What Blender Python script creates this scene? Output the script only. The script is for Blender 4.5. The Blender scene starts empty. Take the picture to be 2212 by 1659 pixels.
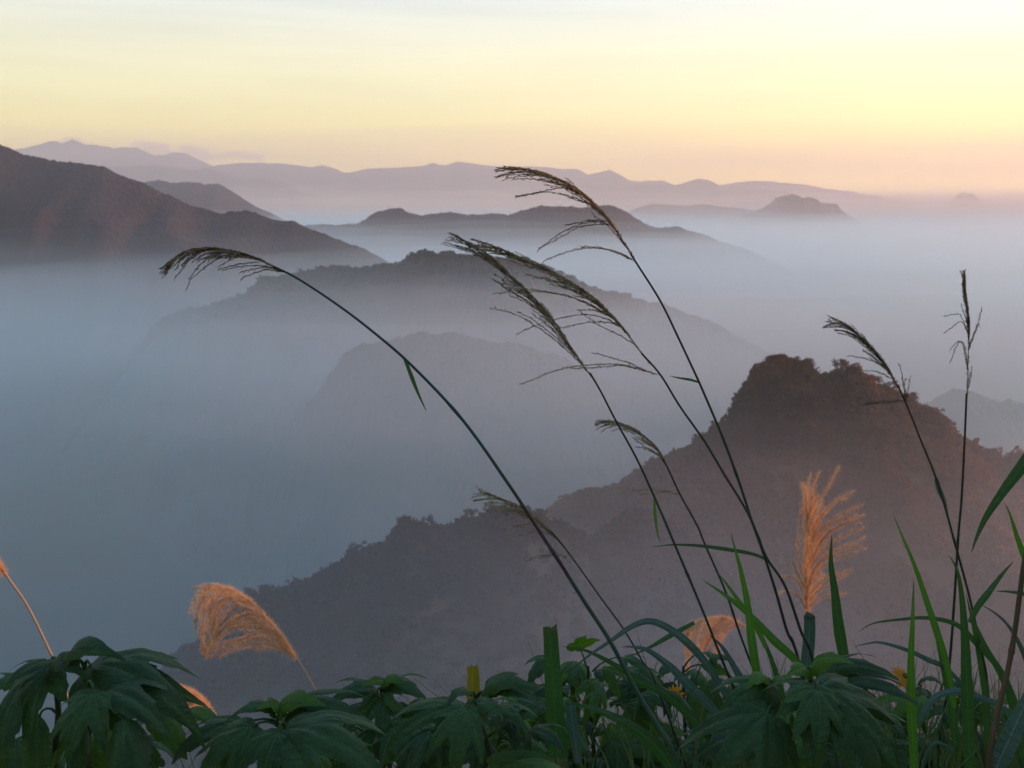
import bpy, math, random
import numpy as np
from mathutils import Vector, Matrix

# ------------------------------------------------------------------ camera, sky, sun, exposure
sc = bpy.context.scene
C = sc.collection
F_PX = 1916.0            # focal length in the 2212 x 1659 traced picture
PITCH = math.radians(11.78)
cam_d = bpy.data.cameras.new("camera")
cam_d.sensor_fit = 'HORIZONTAL'
cam_d.sensor_width = 36.0
cam_d.lens = 36.0 * F_PX / 2212.0
cam_d.clip_start = 0.05
cam_d.clip_end = 60000.0
cam = bpy.data.objects.new("camera", cam_d)
C.objects.link(cam)
cam.location = (0, 0, 0)
cam.rotation_euler = (math.pi / 2 - PITCH, 0, 0)
sc.camera = cam
cam_d.dof.use_dof = True
cam_d.dof.focus_distance = 1.6
cam_d.dof.aperture_fstop = 10.0

SUN_EL = math.radians(9.0)
SUN_AZ = math.radians(82.0)      # clockwise from the view direction (+Y): from the right, outside the frame
sun_dir = Vector((math.sin(SUN_AZ) * math.cos(SUN_EL), math.cos(SUN_AZ) * math.cos(SUN_EL), math.sin(SUN_EL)))
sun_d = bpy.data.lights.new("sun", 'SUN')
sun_d.energy = 5.0
sun_d.angle = math.radians(0.5)
sun_d.color = (1.0, 0.40, 0.19)
sun = bpy.data.objects.new("sun", sun_d)
C.objects.link(sun)
sun.rotation_euler = (-sun_dir).to_track_quat('-Z', 'Y').to_euler()

world = bpy.data.worlds.new("World")
sc.world = world
world.use_nodes = True
wt = world.node_tree
wt.nodes.clear()
def wn(t, **kw):
    n = wt.nodes.new(t)
    for k, v in kw.items():
        setattr(n, k, v)
    return n
def ramp_set(node, stops, interp='LINEAR'):
    cr = node.color_ramp
    cr.interpolation = interp
    while len(cr.elements) > 1:
        cr.elements.remove(cr.elements[-1])
    cr.elements[0].position = stops[0][0]
    cr.elements[0].color = (*stops[0][1], 1)
    for p, c in stops[1:]:
        e = cr.elements.new(p)
        e.color = (*c, 1)
sky = wn('ShaderNodeTexSky', sky_type='NISHITA', sun_disc=False)
sky.sun_elevation = SUN_EL
sky.sun_rotation = SUN_AZ
sky.air_density = 1.0
sky.dust_density = 1.0
tc = wn('ShaderNodeTexCoord')
sep = wn('ShaderNodeSeparateXYZ')
wt.links.new(tc.outputs['Generated'], sep.inputs[0])
mr = wn('ShaderNodeMapRange')          # height of the direction above the horizon
mr.inputs[1].default_value = -0.1
mr.inputs[2].default_value = 0.4
wt.links.new(sep.outputs['Z'], mr.inputs[0])
dawn = wn('ShaderNodeValToRGB')
SKY_STOPS = [(0.00, (33.0, 18.5, 9.4)), (0.17, (38.0, 21.5, 7.6)), (0.20, (40.0, 24.5, 5.0)), (0.225, (38.0, 24.2, 2.2)), (0.25, (31.0, 20.2, 0.8)),
             (0.29, (21.5, 15.0, 1.0)), (0.34, (15.4, 12.5, 2.7)), (0.40, (12.7, 11.3, 4.7)), (0.46, (11.8, 10.9, 6.0)), (0.6, (9.4, 9.9, 9.0)), (1.0, (4.4, 8.2, 13.2))]
ramp_set(dawn, [(p, tuple(x / 40 for x in c)) for p, c in SKY_STOPS])
wt.links.new(mr.outputs[0], dawn.inputs[0])
# the dawn glow: stronger to the right
az = wn('ShaderNodeMapRange')
az.inputs[1].default_value = -0.6
az.inputs[2].default_value = 0.6
az.inputs[3].default_value = 0.79
az.inputs[4].default_value = 1.06
wt.links.new(sep.outputs['X'], az.inputs[0])
# faint streaks of high cloud
mp = wn('ShaderNodeMapping')
mp.inputs['Scale'].default_value = (1.6, 1.6, 26.0)
mp.inputs['Rotation'].default_value = (0.0, 0.05, 0.0)
wt.links.new(tc.outputs['Generated'], mp.inputs[0])
cn = wn('ShaderNodeTexNoise')
cn.inputs['Scale'].default_value = 1.5
cn.inputs['Detail'].default_value = 5
cn.inputs['Distortion'].default_value = 0.4
wt.links.new(mp.outputs[0], cn.inputs['Vector'])
cm = wn('ShaderNodeMapRange')
cm.inputs[1].default_value = 0.3
cm.inputs[2].default_value = 0.7
cm.inputs[3].default_value = 0.90
cm.inputs[4].default_value = 1.06
wt.links.new(cn.outputs[0], cm.inputs[0])
mul = wn('ShaderNodeMath', operation='MULTIPLY')
wt.links.new(az.outputs[0], mul.inputs[0])
wt.links.new(cm.outputs[0], mul.inputs[1])
mul2 = wn('ShaderNodeMath', operation='MULTIPLY')
wt.links.new(mul.outputs[0], mul2.inputs[0])
mul2.inputs[1].default_value = 40.0
glow = wn('ShaderNodeVectorMath', operation='SCALE')
wt.links.new(dawn.outputs[0], glow.inputs[0])
wt.links.new(mul2.outputs[0], glow.inputs['Scale'])
# the glow fades out into the clear sky behind the camera
yb = wn('ShaderNodeMapRange')
yb.inputs[1].default_value = -0.5
yb.inputs[2].default_value = 0.6
yb.inputs[3].default_value = 0.45
yb.inputs[4].default_value = 1.0
wt.links.new(sep.outputs['Y'], yb.inputs[0])
glow2 = wn('ShaderNodeVectorMath', operation='SCALE')
wt.links.new(glow.outputs[0], glow2.inputs[0])
wt.links.new(yb.outputs[0], glow2.inputs['Scale'])
add = wn('ShaderNodeVectorMath', operation='ADD')
skys = wn('ShaderNodeVectorMath', operation='SCALE')
skys.inputs['Scale'].default_value = 0.5
wt.links.new(sky.outputs[0], skys.inputs[0])
wt.links.new(skys.outputs[0], add.inputs[0])
wt.links.new(glow2.outputs[0], add.inputs[1])
bg = wn('ShaderNodeBackground')
bg.inputs['Strength'].default_value = 0.10
wt.links.new(add.outputs[0], bg.inputs['Color'])
wo = wn('ShaderNodeOutputWorld')
wt.links.new(bg.outputs[0], wo.inputs['Surface'])

sc.view_settings.view_transform = 'Standard'
sc.view_settings.look = 'None'
sc.view_settings.exposure = 0.05
sc.view_settings.gamma = 1.0
sc.cycles.use_denoising = True
sc.cycles.max_bounces = 8
sc.cycles.diffuse_bounces = 3
sc.cycles.glossy_bounces = 2
sc.cycles.transmission_bounces = 4
sc.cycles.volume_bounces = 3
sc.cycles.transparent_max_bounces = 64
sc.cycles.sample_clamp_indirect = 4.0

# ------------------------------------------------------------------ helpers
rnd = random.Random(11)
RS = np.random.RandomState(5)
CP, SP = math.cos(PITCH), math.sin(PITCH)

def at(px, py, Y):
    """the point Y metres ahead of the camera that was traced at (px, py) in the photograph"""
    rx = (px - 1106.0) / F_PX
    ry = (829.5 - py) / F_PX
    dy = CP + ry * SP
    dz = -SP + ry * CP
    t = Y / dy
    return Vector((rx * t, Y, dz * t))

_TAB = RS.rand(256, 256).astype(np.float64)
def vnoise(x, y):
    x = np.asarray(x, float); y = np.asarray(y, float)
    xi = np.floor(x).astype(int); yi = np.floor(y).astype(int)
    fx = x - xi; fy = y - yi
    fx = fx * fx * (3 - 2 * fx); fy = fy * fy * (3 - 2 * fy)
    g = lambda a, b: _TAB[a % 256, b % 256]
    return ((g(xi, yi) * (1 - fx) + g(xi + 1, yi) * fx) * (1 - fy) +
            (g(xi, yi + 1) * (1 - fx) + g(xi + 1, yi + 1) * fx) * fy) * 2 - 1
def fbm(x, y, oct=4, gain=0.5):
    a = 1.0; s = 0.0; f = 1.0
    for k in range(oct):
        s = s + a * vnoise(x * f + 17.3 * k, y * f + 9.1 * k)
        a *= gain; f *= 2.03
    return s

def mesh_obj(name, verts, faces, mat=None, parent=None, smooth=False, attr=None):
    me = bpy.data.meshes.new(name)
    if isinstance(verts, np.ndarray):
        verts = verts.reshape(-1, 3)
        F = np.asarray(faces, dtype=np.int32)
        n, k = F.shape
        me.vertices.add(len(verts)); me.vertices.foreach_set('co', verts.astype(np.float32).ravel())
        me.loops.add(n * k); me.loops.foreach_set('vertex_index', F.ravel())
        me.polygons.add(n)
        me.polygons.foreach_set('loop_start', np.arange(0, n * k, k, dtype=np.int32))
        me.polygons.foreach_set('loop_total', np.full(n, k, dtype=np.int32))
        me.update(calc_edges=True)
    else:
        me.from_pydata([tuple(v) for v in verts], [], faces)
        me.update()
    if smooth:
        me.polygons.foreach_set('use_smooth', np.ones(len(me.polygons), dtype=bool))
    if attr is not None:
        for an, arr in attr.items():
            a = me.attributes.new(an, 'FLOAT', 'POINT')
            a.data.foreach_set('value', np.asarray(arr, dtype=np.float32).ravel())
    if mat:
        me.materials.append(mat)
    o = bpy.data.objects.new(name, me)
    C.objects.link(o)
    if parent:
        o.parent = parent
        o.matrix_parent_inverse = Matrix.Translation(-parent.location)
    return o

def tag(o, label=None, cat=None, group=None, kind=None):
    if label: o['label'] = label
    if cat: o['category'] = cat
    if group: o['group'] = group
    o['kind'] = kind or 'thing'
    return o

def empty(name, loc):
    o = bpy.data.objects.new(name, None)
    o.empty_display_size = 0.1
    C.objects.link(o)
    o.location = loc
    return o

def grid_faces(nu, nv, off=0, wrap=False):
    i = np.arange(nu - 1)[:, None]; j = np.arange(nv - (0 if wrap else 1))[None, :]
    a = i * nv + j; b = i * nv + (j + 1) % nv
    return (np.stack([a, b, b + nv, a + nv], -1).reshape(-1, 4) + off).astype(np.int32)

# ------------------------------------------------------------------ materials
def mat_base(name):
    m = bpy.data.materials.new(name)
    m.use_nodes = True
    nt = m.node_tree
    nt.nodes.clear()
    return m, nt, nt.nodes.new('ShaderNodeOutputMaterial')

def forest_mat(name, c1, c2, scale, rough=0.95):
    m, nt, out = mat_base(name)
    N = nt.nodes.new
    g = N('ShaderNodeNewGeometry')
    n = N('ShaderNodeTexNoise'); n.inputs['Scale'].default_value = scale; n.inputs['Detail'].default_value = 6
    nt.links.new(g.outputs['Position'], n.inputs['Vector'])
    r = N('ShaderNodeValToRGB'); ramp_set(r, [(0.35, c1), (0.65, c2)])
    nt.links.new(n.outputs[0], r.inputs[0])
    b = N('ShaderNodeBsdfPrincipled')
    b.inputs['Roughness'].default_value = rough
    b.inputs['Specular IOR Level'].default_value = 0.1
    nt.links.new(r.outputs[0], b.inputs['Base Color'])
    nt.links.new(b.outputs[0], out.inputs[0])
    return m

def volume_mat(name, color, density, aniso=0.0):
    m, nt, out = mat_base(name)
    v = nt.nodes.new('ShaderNodeVolumePrincipled')
    v.inputs['Color'].default_value = (*color, 1)
    v.inputs['Density'].default_value = density
    v.inputs['Anisotropy'].default_value = aniso
    nt.links.new(v.outputs[0], out.inputs['Volume'])
    return m

M_HILL = forest_mat('wooded slope', (0.026, 0.036, 0.032), (0.055, 0.060, 0.048), 0.02)
M_HILL_SUNLIT = forest_mat('slope with sunlit brown tint', (0.060, 0.034, 0.024), (0.15, 0.072, 0.044), 0.02)  # warm sunlight on the nearest hill is put into this slope colour
M_MOUNT = forest_mat('mountain slope', (0.030, 0.027, 0.030), (0.062, 0.048, 0.047), 0.004)
M_VALLEY = forest_mat('valley floor', (0.016, 0.026, 0.022), (0.034, 0.042, 0.030), 0.006)

# ------------------------------------------------------------------ terrain: valley sheet and hills
FLOOR = -330.0
def valley():
    n = 160
    t = np.linspace(-1, 1, n)
    s = np.sign(t) * np.abs(t) ** 2.2 * 19000
    X, Y = np.meshgrid(s, s + 1500, indexing='ij')
    Z = FLOOR + 22 * fbm(X / 420, Y / 420, 4) - 10
    V = np.stack([X, Y, Z], -1)
    o = mesh_obj('valley_ground', V, grid_faces(n, n), M_VALLEY, smooth=True)
    tag(o, 'dark wooded valley floor deep under the mist', 'ground', kind='structure')
valley()

def resample(pts, n):
    P = np.array(pts, float)
    d = np.concatenate([[0], np.cumsum(np.hypot(np.diff(P[:, 0]), np.diff(P[:, 1])))])
    s = np.linspace(0, d[-1], n)
    return np.stack([np.interp(s, d, P[:, k]) for k in range(P.shape[1])], -1)

HILLS = {}
def hill(name, label, cat, pts, D, n=420, nv=46, slope_f=0.75, slope_b=0.8, rough=3.0, rough_scale=22.0,
         spur=0.25, spur_scale=220.0, wander=0.08, mat=None, seed=0.0, floor=FLOOR - 40, tree=0.0, tree_scale=8.0, soften=36):
    """a wooded ridge: its crest line was traced, given a distance, and has a front and a back slope with spurs"""
    pts3 = [(p[0], p[1], p[2] if len(p) > 2 else D) for p in pts]
    R = resample(pts3, n)
    crest = np.array([at(px, py, Yd) for px, py, Yd in R])
    x = crest[:, 0]
    # the crest wanders in depth but keeps the direction it was seen in
    k = 1 + wander * fbm(x / (spur_scale * 2.5) + seed, x * 0 + seed, 3)
    crest = crest * k[:, None]
    x = crest[:, 0]
    w = max(3, n // soften)
    pad = np.concatenate([np.full(w, crest[0, 2]), crest[:, 2], np.full(w, crest[-1, 2])])
    soft = np.convolve(np.convolve(pad, np.ones(w) / w, 'same'), np.ones(w) / w, 'same')[w:-w]
    detail = crest[:, 2] - soft + rough * fbm(x / rough_scale + seed, crest[:, 1] / rough_scale + seed * 3, 4) * 0.6
    crest[:, 2] = soft
    v = np.concatenate([-np.linspace(1, 0, nv) ** 1.5, (np.linspace(0, 1, nv // 2) ** 1.5)[1:]])
    t = np.abs(v)[None, :]
    front = (v < 0)[None, :]
    H = (crest[:, 2] - floor)[:, None]
    W = np.where(front, H / slope_f, H / slope_b)
    X = np.repeat(crest[:, 0][:, None], len(v), 1)
    Y = crest[:, 1][:, None] + np.sign(v)[None, :] * t * W
    prof = t ** 1.12
    Z = crest[:, 2][:, None] - H * prof + detail[:, None] * np.exp(-t * 22)
    sp = fbm(X / spur_scale + seed * 1.7, Y / (spur_scale * 2.2) + seed, 4, 0.55)
    Z = Z + spur * H * sp * np.clip(t * 3.0, 0, 1) ** 1.2 * np.clip((1 - t) * 4, 0, 1)
    fine = fbm(X / rough_scale + seed, Y / rough_scale + seed * 3, 4)
    Z = Z + rough * 0.2 * fine * np.clip(t * 6, 0, 1)
    if tree > 0:
        bump = np.abs(vnoise(X / tree_scale + 3 * seed, Y / tree_scale)) + 0.5 * np.abs(vnoise(X / tree_scale * 2.1, Y / tree_scale * 2.1 + seed))
        Z = Z + tree * bump
    V = np.stack([X, Y, Z], -1)
    o = mesh_obj(name, V, grid_faces(n, len(v)), mat or M_HILL, smooth=True)
    tag(o, label, cat, kind='structure')
    HILLS[label] = (X, Y, Z, v)
    return o, X, Y, Z, v

# far ranges
R_FAR_LEFT = [(-260, 345), (-120, 338), (0, 330), (30, 322), (75, 317), (105, 306), (119, 304), (135, 309), (157, 298), (172, 304), (187, 313), (209, 315), (231, 319), (246, 324),
              (269, 319), (295, 319), (317, 328), (336, 336), (358, 334), (377, 328), (403, 332), (429, 345), (459, 358), (500, 372), (560, 392), (640, 420)]
hill('mountain', 'faint highest mountain range on the far left horizon', 'mountain', R_FAR_LEFT, 9000, n=500, soften=100, rough=22, rough_scale=200, spur=0.22, spur_scale=1500, mat=M_MOUNT, seed=1.3, wander=0.03)
R_LEFT_BAND = [(60, 345), (150, 352), (261, 360), (336, 360), (380, 364), (411, 367), (448, 362), (485, 375), (540, 388), (600, 402), (680, 420)]
hill('mountain', 'faint low range in front of the far left mountains', 'mountain', R_LEFT_BAND, 7600, n=360, soften=70, rough=16, rough_scale=300, spur=0.22, spur_scale=1200, mat=M_MOUNT, seed=2.1, wander=0.03)
R_FAR_MID = [(380, 395), (430, 372), (470, 356), (523, 351), (616, 354), (672, 362), (694, 358), (728, 367), (743, 373), (765, 371), (799, 364), (855, 360), (900, 360), (918, 358), (934, 352), (950, 356), (964, 356),
             (986, 349), (1020, 354), (1080, 360), (1139, 360), (1184, 362), (1248, 365), (1270, 377), (1296, 373), (1318, 368), (1337, 378), (1356, 388), (1386, 392), (1401, 388), (1431, 390),
             (1460, 401), (1483, 392), (1509, 385), (1531, 389), (1554, 401), (1590, 395), (1640, 392), (1700, 394), (1740, 400), (1780, 408), (1830, 412), (1900, 424), (1960, 440)]
hill('mountain', 'long pale range along the middle of the horizon', 'mountain', R_FAR_MID, 8600, n=900, soften=110, rough=14, rough_scale=160, spur=0.2, spur_scale=1300, mat=M_MOUNT, seed=3.7, wander=0.03)
R_MID_FRONT = [(1240, 402), (1330, 398), (1400, 400), (1460, 398), (1484, 393), (1509, 387), (1533, 390), (1556, 402), (1620, 408), (1700, 412)]
hill('mountain', 'small pointed peak in front of the long pale range', 'mountain', R_MID_FRONT, 7800, n=300, soften=70, rough=14, rough_scale=260, spur=0.2, spur_scale=1100, mat=M_MOUNT, seed=4.4, wander=0.03)
hill('mountain', 'tiny blue peak alone at the right end of the horizon', 'mountain', [(2046, 490), (2055, 450), (2063, 425), (2072, 419), (2083, 414), (2094, 418), (2104, 419), (2112, 425), (2120, 450), (2128, 490)], 7500, n=160, soften=400, rough=8, rough_scale=260, spur=0.2, spur_scale=1100, mat=M_MOUNT, seed=5.2, wander=0.02)
hill('hill', 'little jagged peaks rising from the mist on the right', 'hill', [(1603, 466), (1648, 450), (1661, 444), (1674, 436), (1683, 432), (1693, 422), (1702, 423), (1711, 418), (1719, 426), (1728, 437), (1735, 438), (1740, 432), (1746, 424), (1752, 432), (1760, 440), (1767, 437), (1778, 442), (1787, 438), (1796, 447), (1837, 466)], 5000, n=260, soften=400, rough=3, rough_scale=60, spur=0.25, spur_scale=600, mat=M_MOUNT, seed=6.1, wander=0.03)
hill('hill', 'faint low ridge dissolving in mist behind the tall plumes', 'hill', [(1300, 475), (1378, 449), (1408, 440), (1445, 442), (1486, 446), (1520, 440), (1548, 445), (1590, 450), (1660, 462), (1740, 480)], 5200, n=260, rough=8, rough_scale=100, spur=0.25, spur_scale=500, mat=M_MOUNT, seed=6.8, wander=0.03)
# middle distance
R_G = [(180, 440), (250, 410), (306, 395), (343, 390), (373, 395), (407, 394), (441, 399), (474, 399), (489, 408), (515, 423), (541, 440), (560, 451), (597, 468), (640, 490), (700, 520)]
hill('hill', 'flat-topped grey ridge behind the dark left mountain', 'hill', R_G, 4000, n=320, nv=120, rough=7, rough_scale=60, spur=0.3, spur_scale=420, mat=M_MOUNT, seed=7.7, wander=0.03, tree=4, tree_scale=9)
R_F = [(-420, 250), (-260, 262), (-120, 285), (-40, 300), (0, 311), (22, 321), (49, 334), (86, 341), (120, 350), (161, 352), (198, 354), (228, 359), (246, 369), (273, 384), (310, 397), (336, 412), (373, 427), (411, 446),
       (448, 456), (478, 465), (497, 459), (523, 458), (553, 461), (575, 469), (597, 476), (635, 477), (657, 489), (691, 502), (728, 517), (777, 535), (814, 554), (900, 600), (980, 650)]
hill('mountain', 'big dark mountain sloping down from the left edge', 'mountain', R_F, 1600, n=760, nv=220, slope_f=1.0, rough=6, rough_scale=70, spur=0.34, spur_scale=330, mat=M_MOUNT, seed=8.4, wander=0.05, tree=2.5, tree_scale=6)
R_E = [(560, 530), (620, 505), (665, 487), (694, 484), (728, 489), (769, 485), (791, 474), (799, 468), (818, 455), (840, 450), (863, 451), (881, 461), (911, 468), (930, 462), (956, 461), (986, 461), (1005, 465), (1020, 462),
       (1042, 465), (1068, 462), (1098, 467), (1124, 459), (1147, 453), (1169, 445), (1188, 449), (1210, 449), (1240, 452), (1266, 451), (1292, 448), (1318, 446), (1341, 455), (1371, 470), (1393, 483), (1419, 492),
       (1464, 492), (1490, 502), (1520, 507), (1554, 520), (1620, 545), (1700, 580)]
hill('hill', 'long blue ridge with a rounded knoll across the middle', 'hill', R_E, 2600, n=760, nv=200, rough=6, rough_scale=50, spur=0.3, spur_scale=360, mat=M_MOUNT, seed=9.6, wander=0.04, tree=4, tree_scale=7)
R_C = [(100, 1050), (170, 940), (215, 880), (250, 830), (285, 780), (317, 737), (347, 701), (373, 688), (411, 677), (459, 666), (497, 655), (534, 643), (545, 632), (560, 615), (575, 608), (612, 608), (650, 601), (691, 589), (736, 582), (777, 589),
       (818, 586), (852, 582), (867, 574), (893, 559), (923, 550), (952, 554), (979, 552), (1012, 556), (1042, 560), (1117, 567), (1173, 586), (1229, 608), (1274, 632), (1296, 641), (1330, 642), (1360, 651), (1397, 664),
       (1434, 664), (1472, 683), (1509, 698), (1546, 715), (1591, 742), (1640, 768), (1720, 805), (1800, 850)]
hill_c = hill('hill', 'broad mauve hill with a wooded crest in the centre', 'hill', R_C, 1100, n=760, nv=200, slope_f=0.7, rough=4, rough_scale=30, spur=0.24, spur_scale=190, seed=10.3, wander=0.05, tree=3, tree_scale=6)
R_D = [(560, 980), (640, 900), (690, 845), (715, 805), (740, 775), (772, 752), (805, 741), (850, 735), (874, 730), (911, 719), (952, 721), (997, 725), (1061, 738), (1117, 746), (1200, 770), (1300, 820), (1400, 880)]
hill('hill', 'faint reddish spur veiled in mist below the central hill', 'hill', R_D, 800, n=420, nv=160, slope_f=0.6, rough=4, rough_scale=25, spur=0.18, spur_scale=150, seed=11.9, wander=0.05, tree=3, tree_scale=6)
R_J = [(1880, 930), (1950, 900), (2000, 875), (2021, 866), (2043, 854), (2069, 848), (2095, 848), (2121, 861), (2155, 872), (2181, 867), (2212, 873), (2280, 880), (2360, 910)]
hill('hill', 'pale blue wooded hill fading at the right edge', 'hill', R_J, 720, n=320, nv=40, rough=4, rough_scale=25, spur=0.3, spur_scale=150, seed=12.7, wander=0.05, tree=3, tree_scale=6)
R_A = [(1060, 1230, 375), (1120, 1180, 375), (1160, 1152, 375), (1200, 1122, 375), (1226, 1104, 375), (1252, 1087, 377), (1282, 1082, 380), (1330, 1075, 383), (1357, 1064, 386), (1380, 1040, 386), (1420, 1020), (1446, 1012), (1469, 1000), (1506, 980), (1543, 948), (1573, 928),
       (1588, 920), (1595, 902), (1606, 880), (1616, 858), (1633, 830), (1650, 808), (1664, 798), (1685, 796), (1703, 803), (1718, 807), (1737, 812), (1756, 834), (1774, 848), (1789, 836), (1815, 816),
       (1834, 814), (1860, 825), (1883, 840), (1909, 854), (1927, 863), (1950, 877), (1969, 887), (1991, 896), (2021, 915), (2036, 933), (2054, 952), (2084, 975), (2103, 993), (2133, 998), (2155, 1014), (2178, 1010), (2204, 1008), (2260, 1030), (2400, 1090)]
hill_a = hill('hill', 'nearest brown hill with twin wooded summits on the right', 'hill', R_A, 390, n=520, nv=60, slope_f=0.95, slope_b=0.9, rough=2.0, rough_scale=16, spur=0.16, spur_scale=90, seed=13.4, wander=0.03, mat=M_HILL_SUNLIT)
R_B = [(180, 1760, 235), (240, 1660, 240), (300, 1560, 245), (330, 1505, 248), (364, 1458, 250), (379, 1440, 252), (403, 1414, 254), (449, 1390, 258), (490, 1352, 260), (516, 1322, 262), (546, 1302, 265), (577, 1300, 267), (599, 1297, 268), (626, 1290, 270), (653, 1286, 272), (678, 1273, 274), (690, 1258, 275), (708, 1246, 276), (738, 1230, 278), (756, 1210, 279), (775, 1200, 280), (799, 1200, 282),
       (838, 1188, 284), (857, 1166, 286), (872, 1150, 287), (909, 1143, 290), (930, 1150, 292), (957, 1153, 294), (976, 1155, 296), (995, 1147, 298), (1017, 1133, 300), (1047, 1139, 303), (1058, 1120, 304), (1088, 1111, 306), (1133, 1111, 310), (1170, 1127, 314), (1207, 1147, 318), (1245, 1162, 322), (1282, 1180, 328), (1297, 1172, 330), (1319, 1150, 334),
       (1349, 1136, 340), (1368, 1112, 350), (1420, 1120, 358), (1500, 1190, 350), (1600, 1290, 330), (1760, 1430, 300)]
hill_b = hill('hill', 'dark blue wooded ridge falling to the lower left', 'hill', R_B, 290, n=560, nv=60, slope_f=0.95, slope_b=0.9, rough=2.0, rough_scale=14, spur=0.14, spur_scale=80, seed=14.2, wander=0.02)

# ------------------------------------------------------------------ air: one thin haze box and the mist lying in the valleys
def box_obj(name, lo, hi, mat):
    x0, y0, z0 = lo; x1, y1, z1 = hi
    v = [(x0, y0, z0), (x1, y0, z0), (x1, y1, z0), (x0, y1, z0), (x0, y0, z1), (x1, y0, z1), (x1, y1, z1), (x0, y1, z1)]
    f = [(0, 3, 2, 1), (4, 5, 6, 7), (0, 1, 5, 4), (1, 2, 6, 5), (2, 3, 7, 6), (3, 0, 4, 7)]
    return mesh_obj(name, v, f, mat)
def mist(top, dens, color, amp, scale, seed, label, near=-17000, aniso=0.3, bottom=-395):
    n = 150
    t = np.linspace(-1, 1, n)
    s = np.sign(t) * np.abs(t) ** 2.0
    X, Y = np.meshgrid(s * 19200, (near + 12400) / 2 + s * (12400 - near) / 2, indexing='ij')
    Z = top + amp * fbm(X / scale + seed, Y / scale, 3)
    up = np.stack([X, Y, Z], -1).reshape(-1, 3)
    F1 = grid_faces(n, n)
    dn = up.copy(); dn[:, 2] = bottom + (0 if bottom < -390 else 2 * amp) * fbm(X / scale / 2, Y / scale / 2 + seed, 2).ravel()
    F2 = grid_faces(n, n)[:, ::-1] + n * n
    idx = np.arange(n * n).reshape(n, n)
    rim = np.concatenate([idx[:, 0], idx[-1, 1:], idx[::-1, -1][1:], idx[0, ::-1][1:-1]])
    nx = np.roll(rim, -1)
    F3 = np.stack([nx, rim, rim + n * n, nx + n * n], -1)
    o = mesh_obj('mist', np.concatenate([up, dn]), np.concatenate([F1[:, ::-1], F2[:, ::-1], F3]), volume_mat('mist', color, dens, aniso))
    tag(o, label, 'mist', kind='stuff')
haze = box_obj('haze', (-19500, -17500, -400), (19500, 12600, 700), volume_mat('haze', (0.98, 0.92, 0.88), 1.0e-4, 0.38))
tag(haze, 'thin pinkish morning haze filling the air over the hills', 'haze', kind='stuff')
MIST = (0.76, 0.97, 1.0)
for q, (top, dens, what) in enumerate([(-32, 0.4e-4, 'faintest topmost veil'), (-48, 0.6e-4, 'thin upper veil'), (-64, 2.2e-4, 'upper layer'),
                                       (-80, 3.4e-4, 'middle layer'), (-97, 4.2e-4, 'thick lower layer'), (-115, 4.8e-4, 'densest lowest layer')]):
    mist(top, dens, MIST, 12 + q, 420 - 15 * q, 1.0 + q, what + ' of the white morning mist over the valleys', bottom=-208 + 3 * q)
mist(470, 1.4e-4, (1.0, 0.89, 0.76), 60, 2500, 8.0, 'pink haze hanging before the far ranges', 3900, 0.3, bottom=-396)
mist(75, 0.9e-4, (1.0, 0.89, 0.76), 40, 900, 9.0, 'soft upper edge of the pink mist at the feet of the far ranges', 4000, 0.05, bottom=-397)
mist(35, 1.4e-4, (1.0, 0.89, 0.76), 30, 800, 10.0, 'pale pink mist lying at the feet of the far ranges', 4100, 0.05, bottom=-398)
mist(-5, 2.4e-4, (1.0, 0.89, 0.76), 20, 700, 11.0, 'dense pink mist filling the distant valleys', 4200, 0.05, bottom=-398.5)
def mist_bank(label, px, py, D, radii, dens, color, seed):
    """a drifting bank of mist: a closed, uneven, flattened puff"""
    for part, grow, share in (('outer', 1.22, 0.36), ('middle', 1.0, 0.36), ('inner', 0.72, 0.40)):
        mist_shell(part + ' part of a ' + label, px, py, D, [q * grow for q in radii], dens * share, color, seed + grow)
def mist_shell(label, px, py, D, radii, dens, color, seed):
    c = np.array(at(px, py, D))
    n, m = 30, 48
    th = np.linspace(0.01, math.pi - 0.01, n); ph = np.linspace(0, 2 * math.pi, m, endpoint=False)
    TH, PH = np.meshgrid(th, ph, indexing='ij')
    d = np.stack([np.sin(TH) * np.cos(PH), np.sin(TH) * np.sin(PH), np.cos(TH)], -1)
    k = 1 + 0.30 * fbm(d[..., 0] * 1.7 + seed, d[..., 1] * 1.7 + d[..., 2] * 1.3 + 3 * seed, 4)
    V = c + d * k[..., None] * np.array(radii)
    o = mesh_obj('mist', V, grid_faces(n, m, wrap=True)[:, ::-1], volume_mat('mist bank', color, dens, 0.2))
    tag(o, label, 'mist', kind='stuff')
SUNLIT_PINK = (1.0, 0.78, 0.74)  # glow of sunlit mist, put into the colour of the banks
mist_bank('pinkish mist bank between the central hill and the nearest hill', 1330, 760, 690, (330, 210, 48), 6e-4, SUNLIT_PINK, 1.0)
mist_bank('long pinkish mist wisp before the faint reddish spur', 930, 850, 610, (200, 110, 36), 6.5e-4, SUNLIT_PINK, 2.0)
mist_bank('reddish veil of mist in front of the nearest brown hill', 1930, 1230, 285, (135, 75, 44), 8e-4, (1.0, 0.66, 0.60), 3.0)  # sun-warmed glow over the hill, carried by the veil's own red tint
mist_bank('bluish mist pooling before the dark lower ridge', 800, 1430, 215, (150, 55, 40), 8e-4, (0.66, 0.80, 1.0), 4.0)  # blue tint paints the shade lying before the lower ridge
mist_bank('pale mist bank to the right of the nearest hill', 2330, 1010, 700, (260, 160, 40), 9e-4, (0.95, 0.93, 0.95), 5.0)
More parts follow.
